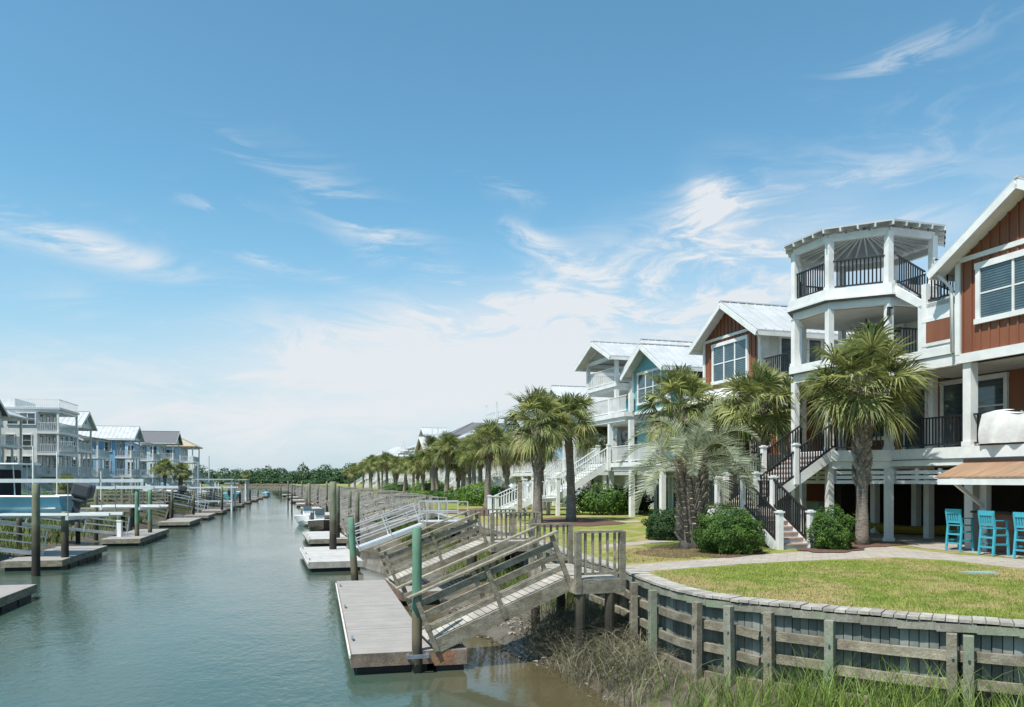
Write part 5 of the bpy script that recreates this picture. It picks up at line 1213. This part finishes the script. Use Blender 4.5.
# ------------------------------------------------------------------ palms
def leaflet(mb, p, d, s, L, w, droop, up):
    # a narrow blade from p along d, folded over towards its tip
    m = p+d*(L*.55)+Vector((0,0,-droop*.25*L)); t = p+d*L*.93+Vector((0,0,-droop*L)); hw = s*(w/2)
    mb.add([tuple(p-hw*.5), tuple(p+hw*.5), tuple(m+hw), tuple(m-hw), tuple(t)], [(0,1,2,3),(3,2,4)])
def fan_palm(name, seed, H, Rc, r0=.20, r1=.17, nf=44, nl=24, boots=.4, lean=(0,0)):
    """returns an unlinked-root prototype: trunk, boots, petioles, crown, dead fronds"""
    r = random.Random(seed); t = thing('fan_palm', 'x', 'palm tree'); t['proto'] = 1; del t['proto']
    N = 16; pts = []; rr = []
    for i in range(N+1):
        q = i/N; pts.append(Vector((lean[0]*q*q, lean[1]*q*q, H*q-.1*(i == 0)))); rr.append((r0*(1-q)+r1*q)*(1+.35*math.exp(-q*9))*(1+r.uniform(-.05,.05)))
    m = MB(); m.tube(pts, rr, 14); m.obj('trunk', 'bark', t, smooth=True)
    if boots:
        m = MB(); nb = int(H*boots/.085)
        for i in range(nb):
            q = 1-boots+boots*i/nb; P = pts[0].lerp(pts[-1], q); P = Vector((lean[0]*q*q, lean[1]*q*q, H*q))
            for k in range(5):
                a = i*2.4+k*2*math.pi/5+r.uniform(-.1,.1); e = Vector((math.cos(a), math.sin(a), 0)); rad = r0*(1-q)+r1*q
                b = P+e*rad*.85; c = P+e*(rad*1.45+.06*q)+Vector((0,0,.20)); m.beam(b+Vector((-e.y,e.x,0))*.05*(1 if k % 2 else -1), c-Vector((-e.y,e.x,0))*.05*(1 if k % 2 else -1), .06, .05, tuple(e))
        m.obj('leaf_boots', 'bootbark', t)
    T = Vector((lean[0], lean[1], H)); pe = MB(); lf = MB(); od = MB(); od2 = 0
    for i in range(nf):
        q = (i+.5)/nf; az = i*2.39996+r.uniform(-.2,.2); el = R(86-112*q**.95+r.uniform(-15,15))
        h = Vector((math.cos(az), math.sin(az), 0)); side = Vector((-h.y, h.x, 0)); Lp = Rc*r.uniform(.26,.56)*(.8+.25*math.sin(q*math.pi))
        P = T+Vector((0,0,.05)); d = (h*math.cos(el)+Vector((0,0,math.sin(el)))); prev = P; path = [P]
        for k in range(4):
            d = (d+Vector((0,0,-.10*(1.3-math.sin(max(el,-.3)))))).normalized(); prev = prev+d*(Lp/4); path.append(prev)
        dead = q > .93 and r.random() < .6
        (od if dead else pe).tube(path, [.022,.018,.015,.012,.011], 4, False)
        base = path[-1]; fl = Rc*r.uniform(.36,.52); dr = .30+.18*q+r.uniform(-.15,.15)
        upv = side.cross(d).normalized()
        if upv.z < 0: upv = -upv
        roll = r.uniform(-.9,.9); sd2 = (side*math.cos(roll)+upv*math.sin(roll)).normalized(); up2 = d.cross(sd2).normalized()
        if up2.z < 0: up2 = -up2
        n = nl if not dead else nl//2
        for k in range(n):
            a = R(-118+236*(k+.5)/n+r.uniform(-3,3)); dd = (d*math.cos(a)+sd2*math.sin(a)); fold = -.55*abs(math.sin(a)); dd = (dd+up2*(-fold*.6)+d*.06).normalized()
            ln = fl*(1-.30*abs(a/2.1)**1.5)*r.uniform(.82,1.10); sv_ = dd.cross(up2)
            if sv_.length < .1: sv_ = sd2
            leaflet(od if dead else lf, base-d*.04, dd, sv_.normalized(), ln, fl*.056*28/nl, dr*(.5+.9*r.random())*(1.6 if dead else 1), up2)
    pe.obj('petioles', 'petiole', t); lf.obj('crown', 'leaf', t); 
    if od.f: od.obj('dead_fronds', 'leafold', t)
    return t
def feather_palm(seed, H, Rc, label, loc):
    r = random.Random(seed); t = thing('feather_palm', label, 'palm tree', loc)
    m = MB(); N = 10; m.tube([(0,0,H*i/N-.1*(i == 0)) for i in range(N+1)], [.30+.12*math.exp(-i*.9)+.03*i/N for i in range(N+1)], 14); m.obj('trunk', 'bark', t, smooth=True)
    m = MB()
    for i in range(26):
        z = .15+(H-.1)*i/26
        for k in range(6):
            a = i*.5+k*2*math.pi/6; e = Vector((math.cos(a), math.sin(a), 0)); b = e*.30+Vector((0,0,z)); c = e*(.46+.07*r.random())+Vector((0,0,z+.34)); m.beam(b, c, .10, .05, tuple(e))
    m.obj('leaf_boots', 'bootbark', t)
    ra = MB(); lf = MB(); T = Vector((0,0,H))
    for i in range(27):
        q = (i+.5)/27; az = i*2.39996+r.uniform(-.15,.15); el = R(78-74*q+r.uniform(-6,6)); h = Vector((math.cos(az), math.sin(az), 0)); side = Vector((-h.y, h.x, 0))
        L = Rc*r.uniform(1.15,1.35); d = h*math.cos(el)+Vector((0,0,math.sin(el))); P = T+h*.1; pts = [P]; n = 18
        for k in range(n):
            d = (d+Vector((0,0,-.05-.17*(k/n)))).normalized(); P = P+d*(L/n); pts.append(P)
        ra.tube(pts, [.022*(1-.85*k/n) for k in range(n+1)], 4, False)
        for k in range(46):
            f = .20+.80*k/46; x = f*n; j = min(int(x), n-1); p = pts[j].lerp(pts[j+1], x-j); dd = (pts[j+1]-pts[j]).normalized(); up = side.cross(dd); up = up if up.z > 0 else -up
            ll = Rc*.30*math.sin(min(1, (1.04-f)*1.5+.12)*math.pi/2)*r.uniform(.85,1.1)
            for s in (-1, 1):
                v = (side*s*.75+dd*.55+up*r.uniform(.25,.55)).normalized(); leaflet(lf, p, v, dd, ll, .028, .05, up)
    ra.obj('rachises', 'petiole', t); lf.obj('crown', 'pindo', t); return t
HF = {}
def variant(k):
    specs = {'a': dict(H=4.9, Rc=2.75, r0=.165, r1=.20, nf=60, nl=36, boots=.62), 'b': dict(H=4.3, Rc=2.2, nf=50, nl=32, boots=.3, lean=(.15,.1)), 'c': dict(H=3.9, Rc=2.15, nf=46, nl=30, boots=.5, lean=(-.2,0)), 'd': dict(H=4.6, Rc=2.15, nf=44, nl=30, boots=.15, lean=(.25,-.1))}
    return fan_palm(k, ord(k)*7, **specs[k])
PROTO = {}
def palm(k, label, X, Y, z=1.7, sc=1.0, rz=None, hz=1.0, group='fan palms along the banks'):
    rz = rnd(0, 6.28) if rz is None else rz
    if k not in PROTO: t = PROTO[k] = variant(k); t.location = (X, Y, z); t.rotation_euler = (0,0,rz); t['label'] = label; t['group'] = group
    else: t = dup(PROTO[k], (X, Y, z), rz, label, group)
    t.scale = (sc, sc, sc*hz); q = 0 if Y < 36 else .05; t.rotation_euler = (rnd(-q,q), rnd(-q,q), rz); return t
X, Y = G(862, 545, 1.7); palm('a', 'big bushy fan palm in front of the tower house, with criss-cross boots on its trunk', X, Y, sc=1.0, rz=.4)
X, Y = W(16.6, 26.2); palm('b', 'fan palm behind the stair landing, between the stair and the gable window', (765-512)/F*31, 31, sc=1.15, hz=1.0)
palm('c', 'fan palm just behind the silvery feather palm', (683-512)/F*33.5, 33.5, sc=1.22, hz=1.08)
palm('b', 'fan palm filling the gap left of the gable window', (716-512)/F*35, 35, sc=.9, hz=1.08)
for px, py, k, sc, hz, lab in ((571,521,'d',1.0,.96,'fan palm on the mulch bed, right one of the tall pair'),(537,523,'c',1.02,1.08,'fan palm with thick booted trunk, left one of the tall pair'),
        (590,512,'d',.85,1.05,'slender fan palm standing behind the tall pair'),(487,510,'b',.98,1.0,'fan palm, first to the left of the tall pair'),(474,502,'d',1.0,.98,'fan palm, second to the left of the tall pair'),(463,500,'c',1.05,1.0,'fan palm, third to the left of the tall pair'),
        (446,500,'b',1.0,1.0,'fan palm, fourth to the left of the tall pair'),(433,498.5,'d',1.0,.95,'fan palm, fifth to the left of the tall pair'),(423,497.5,'c',1.0,1.0,'fan palm, sixth to the left of the tall pair'),(414,496,'b',1.0,.98,'fan palm, seventh to the left of the tall pair'),
        (404,495,'d',1.0,1.0,'fan palm, eighth to the left of the tall pair'),(396,494,'c',1.05,1.0,'fan palm, ninth to the left of the tall pair'),(387,493,'b',1.0,1.0,'fan palm, tenth to the left of the tall pair'),(379,492,'d',1.0,.9,'fan palm, eleventh to the left of the tall pair'),
        (371,491.2,'c',1.05,1.0,'fan palm, twelfth to the left of the tall pair'),(363,490.6,'b',1.0,1.0,'fan palm, thirteenth to the left of the tall pair'),(355,490,'c',1.0,1.0,'fan palm, last but one before the canal at the far right'),(349,489.6,'d',.95,.9,'fan palm, last of the far right row'),(506,505,'b',.9,1.0,'fan palm behind the white stairs of the fourth house')):
    X, Y = G(px, py, 1.7); palm(k, lab, X, Y, sc=sc*(1.12 if px > 500 else rnd(.9,1.25)), hz=hz*(1.0 if px > 500 else rnd(.88,1.15)))
for px, Y, k, lab in ((165,96,'b','fan palm on the left bank, left one of two before the blue-grey house'),(180,97,'c','fan palm on the left bank, right one of two before the blue-grey house'),(246,230,'b','fan palm at the far left bank near the woods'),(67,62,'c','small fan palm before the white arcaded house on the left bank')):
    s = .62 if px == 67 else .9
    palm(k, lab, (px-512)/F*Y, Y, 1.0 if px == 67 else 1.2, sc=s, hz=1.0)
for q_, (u, V, k) in enumerate(((60,18.5,'c'),(66,17.8,'b'),(73,18.6,'d'),(81,19.5,'c'),(90,19.2,'b'),(100,20.4,'d'),(111,20.8,'c'),(124,21.5,'b'),(138,22,'c'),(154,22,'d'),(172,22,'b'),(51,18.2,'b'))):
    X, Y = W(V, u); palm(k, 'fan palm close to the houses in the back row, %s of that row' % ORDS[q_], X, Y, sc=rnd(.9,1.1), hz=rnd(.9,1.15), group='back row of fan palms before the right-hand houses')
X, Y = G(692, 548, 1.7)
feather_palm(5, 2.5, 1.9, 'silvery feather palm with stout booted trunk and arching fronds in front of the stair', (X, Y, 1.7))
# ------------------------------------------------------------------ shrubs
def shrub(label, X, Y, z, rx, ry, h, m='bush', n=5200, leaf=.065, seed=1, cat='shrub', group=None, lump=.17):
    r = random.Random(seed); t = thing('hedge_shrub', label, cat, (X, Y, z), 0, group); mb = MB()
    for i in range(n):
        a = r.uniform(0, 6.283); c = r.uniform(-.74, 1); s = math.sqrt(max(0, 1-c*c)) if c > 0 else 1-.22*abs(c)
        d = Vector((s*math.cos(a), s*math.sin(a), c)); q = 1+lump*2*(noise.noise(d*2.6+Vector((seed,0,0))))+.06*noise.noise(d*9); q *= 1-.16*r.random()**2; q *= 1+(.16*r.random() if r.random() < .04 else 0)
        p = Vector((d.x*rx*q, d.y*ry*q, h*.42+d.z*h*.56*q)); 
        if p.z < .03: p.z = .03+.1*r.random()
        nn = (d+Vector((r.uniform(-.8,.8), r.uniform(-.8,.8), r.uniform(-.3,.9)))).normalized(); u = nn.cross(Vector((r.uniform(-1,1), r.uniform(-1,1), r.uniform(-1,1)))).normalized(); v = nn.cross(u)
        L = leaf*r.uniform(.7,1.25); mb.add([tuple(p-u*L*.5), tuple(p+v*L*.28), tuple(p+u*L*.5), tuple(p-v*L*.28)], [(0,1,2,3)])
    mb.obj('foliage', m, t)
    k = MB()
    for i in range(9):
        a = i*.7; k.tube([(0,0,-.03),(rx*.4*math.cos(a),ry*.4*math.sin(a),h*.4),(rx*.75*math.cos(a),ry*.75*math.sin(a),h*.62)], [.03,.02,.008], 5)
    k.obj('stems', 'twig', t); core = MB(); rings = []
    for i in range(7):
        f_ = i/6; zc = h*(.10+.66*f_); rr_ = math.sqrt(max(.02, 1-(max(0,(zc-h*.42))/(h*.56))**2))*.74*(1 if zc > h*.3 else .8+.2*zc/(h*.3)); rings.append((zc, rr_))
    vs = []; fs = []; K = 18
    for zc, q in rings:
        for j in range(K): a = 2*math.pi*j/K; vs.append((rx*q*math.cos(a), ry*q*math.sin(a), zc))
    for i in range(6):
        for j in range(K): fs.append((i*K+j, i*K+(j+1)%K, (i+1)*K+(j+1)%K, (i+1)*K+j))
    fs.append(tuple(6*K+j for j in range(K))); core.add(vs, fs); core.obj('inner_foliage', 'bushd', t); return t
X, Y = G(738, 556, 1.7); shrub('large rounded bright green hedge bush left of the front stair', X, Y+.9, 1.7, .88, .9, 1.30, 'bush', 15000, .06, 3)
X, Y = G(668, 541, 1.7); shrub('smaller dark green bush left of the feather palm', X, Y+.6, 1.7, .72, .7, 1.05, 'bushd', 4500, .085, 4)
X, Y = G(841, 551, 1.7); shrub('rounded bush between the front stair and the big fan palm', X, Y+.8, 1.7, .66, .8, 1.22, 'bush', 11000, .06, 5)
for k, (px, py, w, h, m, lab) in enumerate(((480,506,1.9,1.9,'bushy','lime green shrub by the white stairs, behind the second gangway'),(502,509,1.3,1.5,'bush','mid green shrub below the white stairs'),(430,497,2.6,2.2,'bushy','tall bright green shrub among the far palms'),(455,503,1.8,1.2,'bush','low green shrub under the palm row'),(396,494,2.4,1.8,'bush','green shrub far along the palm row'),(604,515,2.0,1.9,'bush','dense green shrub under the deck of the turquoise house'),(441,500,1.6,1.1,'bushd','low dark shrub under the fourth palm'),(630,513,1.5,1.6,'bushd','dark shrub under the deck of the turquoise house'),(418,500,1.6,1.0,'bushy','low lime shrub at the edge of the far lawn'))):
    X, Y = G(px, py, 1.7); shrub(lab, X, Y+.8, 1.7, w, w*.8, h, m, 2600, .16, 20+k)
for k, (px, Y, w, h, m, lab) in enumerate(((20,60,3,1.5,'bushy','flowering shrub on the left bank under the white deck'),(52,62,2.5,1.2,'bush','green shrub on the left bank before the arcaded house'),(112,80,3,1.6,'bush','green shrub before the aqua houses on the left bank'),(128,84,3,1.3,'bushy','pale green shrub before the powder blue house'),(146,92,2.5,1.1,'bush','low shrub beside the two left-bank palms'),(5,52,2.5,1.0,'bush','low shrub at the left edge of the left bank'))):
    shrub(lab, (px-512)/F*Y, Y, 1.5, w, w*.8, h, m, 1800, .2, 50+k)
# ------------------------------------------------------------------ grasses (uncountable)
def blades(name, label, cat, pts, m, hmin, hmax, w, bend=.5, seg=2, seed=1, kinds=None):
    r = random.Random(seed); mb = MB()
    for (x, y, z) in pts:
        a = r.uniform(0, 6.283); b = r.uniform(0, 6.283); h = r.uniform(hmin, hmax); e = Vector((math.cos(a), math.sin(a), 0)); l = Vector((math.cos(b), math.sin(b), 0))*h*bend*r.uniform(.2,1)
        P = Vector((x, y, z)); ww = e*w*.5
        if seg == 1: mb.add([tuple(P-ww), tuple(P+ww), tuple(P+l+Vector((0,0,h)))], [(0,1,2)]); continue
        vs = []; fs = []
        for k in range(seg+1):
            t = k/seg; c = P+l*t*t+Vector((0,0,h*(t-.25*bend*t*t*t))); q = ww*(1-t*.9); vs += [tuple(c-q), tuple(c+q)]
        for k in range(seg): fs.append((2*k, 2*k+1, 2*k+3, 2*k+2))
        mb.add(vs, fs)
    o = mb.obj(name, m); return tag(o, label, cat, kind='stuff')
def inside(p, poly):
    x, y = p; c = False; n = len(poly)
    for i in range(n):
        x0, y0 = poly[i]; x1, y1 = poly[(i+1) % n]
        if (y0 > y) != (y1 > y) and x < (x1-x0)*(y-y0)/(y1-y0)+x0: c = not c
    return c
island = [G(a, b, 1.7) for a, b in ((655,572),(700,569),(740,565.5),(795,562.5),(851,560.5),(895,559),(950,562),(1024,571),(1100,584))]+[(9.6,10.1),(7.1,11.3),(5.75,11.95),(4.85,12.65),(4.3,13.05),(3.85,13.5),(3.5,14.0),(3.2,14.6),(3.0,15.3)]
pts = []; xs = [p[0] for p in island]; ys = [p[1] for p in island]
while len(pts) < 62000:
    p = (rnd(min(xs), max(xs)), rnd(min(ys), max(ys)))
    if random.random() < (11/p[1])**1.0 and inside(p, island): pts.append((p[0], p[1], 1.7))
blades('lawn_blades', 'short mown grass blades on the near lawn island, patchy green and straw', 'grass', pts, 'blade', .018, .05, .011, .9, 1, 2)
far = [G(a, b, 1.7) for a, b in ((622,564),(690,559.5),(740,555.5),(700,541),(650,547),(606,551))]
pts = []
xs = [p[0] for p in far]; ys = [p[1] for p in far]
while len(pts) < 9000:
    p = (rnd(min(xs), max(xs)), rnd(min(ys), max(ys)))
    if inside(p, far): pts.append((p[0], p[1], 1.7))
blades('lawn_blades', 'short mown grass blades between the two walks', 'grass', pts, 'blade', .02, .055, .014, .9, 1, 2)
def mudz(v, u):
    edge = medge(u); return -.12+.62*sm(v, edge-.5, edge+2.6)+.03
# tall green marsh grass along the bottom edge, in front of the near bulkhead
def clumped(n, f, sig, k):
    out = []
    while len(out) < n:
        c = f(); 
        if c is None: continue
        for _ in range(k):
            x, y = c[0]+random.gauss(0, sig), c[1]+random.gauss(0, sig); v, u = toF(x, y); out.append((x, y, mudz(v, u)))
    return out
def ok_near():
    t = rnd(NEAR.d[7], NEAR.L-2); q, d, nn = NEAR.at(t, rnd(.7, 2.6)); return (q.x, q.y) if q.y < 12.4+rnd(-.6,.4) and q.y > 6 and px_of(q) > 590+rnd(-10,50) else None
blades('marsh_reeds', 'bright green marsh grass growing along the foot of the near bulkhead', 'marsh grass', clumped(4600, ok_near, .12, 6), 'reed', .25, 1.0, .021, .75, 5, 5)
def ok_foot():
    t = rnd(NEAR.d[5], NEAR.L-3); q, d, nn = NEAR.at(t, rnd(.35, 1.4)); return (q.x, q.y)
blades('marsh_reeds_sparse', 'sparse marsh grass tufts on the mud at the bulkhead foot', 'marsh grass', clumped(1300, ok_foot, .12, 7), 'reed', .2, .5, .014, .8, 4, 6)
# grey tangled dead stalks on the mud by the platform
def inside_edge(x, y): return not inside((x, y), LAWNP)
def ok_dead():
    v, u = rnd(5.7, 8.0), rnd(12.0, 17.3); x, y = W(v, u)
    if noise.noise(Vector((x*.9, y*.9, 0))) < -.25 and random.random() < .6: return None
    q = NEAR
    return (x, y) if x < 3.0+(13-y)*.2 and inside_edge(x, y) else None
blades('dead_stalks', 'tangled grey dead marsh stalks on the mud by the near platform', 'marsh grass', clumped(2400, ok_dead, .22, 5), 'reedd', .25, 1.0, .017, 1.9, 5, 8)
def ok_dead2():
    v, u = rnd(6.6, 9.0), rnd(17, 38); return W(v, u)
blades('bank_stalks', 'mixed green and grey marsh grass on the mud under the gangways', 'marsh grass', clumped(5200, ok_dead2, .2, 9), 'marsh', .25, .7, .022, .8, 3, 9)
def ok_r3():
    u = rnd(38, 110)**1.0; v = rnd(6.8, 9.3)+rs(u); return W(v, u)
blades('far_bank_grass', 'marsh grass fringe along the farther right bank', 'marsh grass', [(x, y, .4) for x, y in (ok_r3() for _ in range(9000))], 'marsh', .4, 1.0, .05, .5, 2, 10)
def lz(v, u):
    d = lefte(u)-v; return -.02+.37*sm(d, 0, 1.5)+.4*sm(d, 1.5, 3.5)+.25*sm(d, 3.5, 5.5)+.45*sm(d, 5.5, 9)+.2*sm(d, 9, 14)
pl = []
for _ in range(26000):
    u = 18+160*random.random()**1.6; d = .9+16*random.random()**1.2; v = lefte(u)-d; x, y = W(v, u); pl.append((x, y, lz(v, u)))
blades('left_bank_grass', 'green marsh grass covering the left bank behind the docks', 'marsh grass', pl, 'marsh', .35, .95, .06, .5, 2, 12)
# oyster shells on the mud
mb = MB(); r = random.Random(4)
for _ in range(1500):
    v, u = r.uniform(4.9, 6.9), r.uniform(12.5, 22)
    if noise.noise(Vector((v*1.6, u*1.6, 7))) < .05: continue
    x, y = W(v, u); z = mudz(v, u); s = r.uniform(.02, .07); a = [Vector((r.uniform(-1,1), r.uniform(-1,1), r.uniform(-.2,1)))*s for _ in range(5)]; P = Vector((x, y, z))
    mb.add([tuple(P+q) for q in a], [(0,1,2),(0,2,3),(0,3,1),(1,2,4),(2,3,4),(3,1,4)])
tag(mb.obj('oyster_shells', 'stone'), 'scattered oyster shells and small stones on the mud', 'shells', kind='stuff')
# ------------------------------------------------------------------ far woods
def woods():
    r = random.Random(9); mb = MB()
    def crown(X, Y, z, rad, h):
        n = 420 if -270 < X < -40 else 110
        for _ in range(n):
            a = r.uniform(0, 6.283); c = r.uniform(-.35, 1); s = math.sqrt(max(0,1-c*c)); d = Vector((s*math.cos(a), s*math.sin(a), c)); q = (1+.28*noise.noise(d*2+Vector((X,Y,0))))*(1-.22*r.random())
            p = Vector((X+d.x*rad*q, Y+d.y*rad*q, z+h*.5+d.z*h*.5*q)); nn = (d+Vector((r.uniform(-.7,.7),r.uniform(-.7,.7),r.uniform(-.2,.8)))).normalized(); u = nn.cross(Vector((r.uniform(-1,1),r.uniform(-1,1),r.uniform(-1,1)))).normalized(); v = nn.cross(u); L = r.uniform(.35,.7)*(1 if n > 200 else 1.8)
            mb.add([tuple(p-u*L), tuple(p+v*L*.7), tuple(p+u*L), tuple(p-v*L*.7)], [(0,1,2,3)])
    for row, (Y0, n, hh) in enumerate(((430,130,4.5),(440,120,7.5),(452,120,9.5),(470,120,11.5))):
        for i in range(n):
            X = -420+i*5.4+r.uniform(-2,2); Y = Y0+r.uniform(-5,5)+abs(X+120)*.05; k = hh*r.uniform(.72,1.15)*(1+.14*math.sin(X*.05)+.08*math.sin(X*.13))
            crown(X, Y, .4, r.uniform(3.6,5.6), k)
    tag(mb.obj('far_woods', 'forest'), 'dense belt of green woods closing the far end of the canal', 'woods', kind='stuff')
woods()
pl = []
for _ in range(9000):
    X = rnd(-300, -20); Y = rnd(416, 430); pl.append((X, Y, .4))
blades('far_marsh', 'straw-coloured marsh grass at the far end of the canal', 'marsh grass', pl, 'leafold', .6, 1.3, .5, .4, 1, 15)
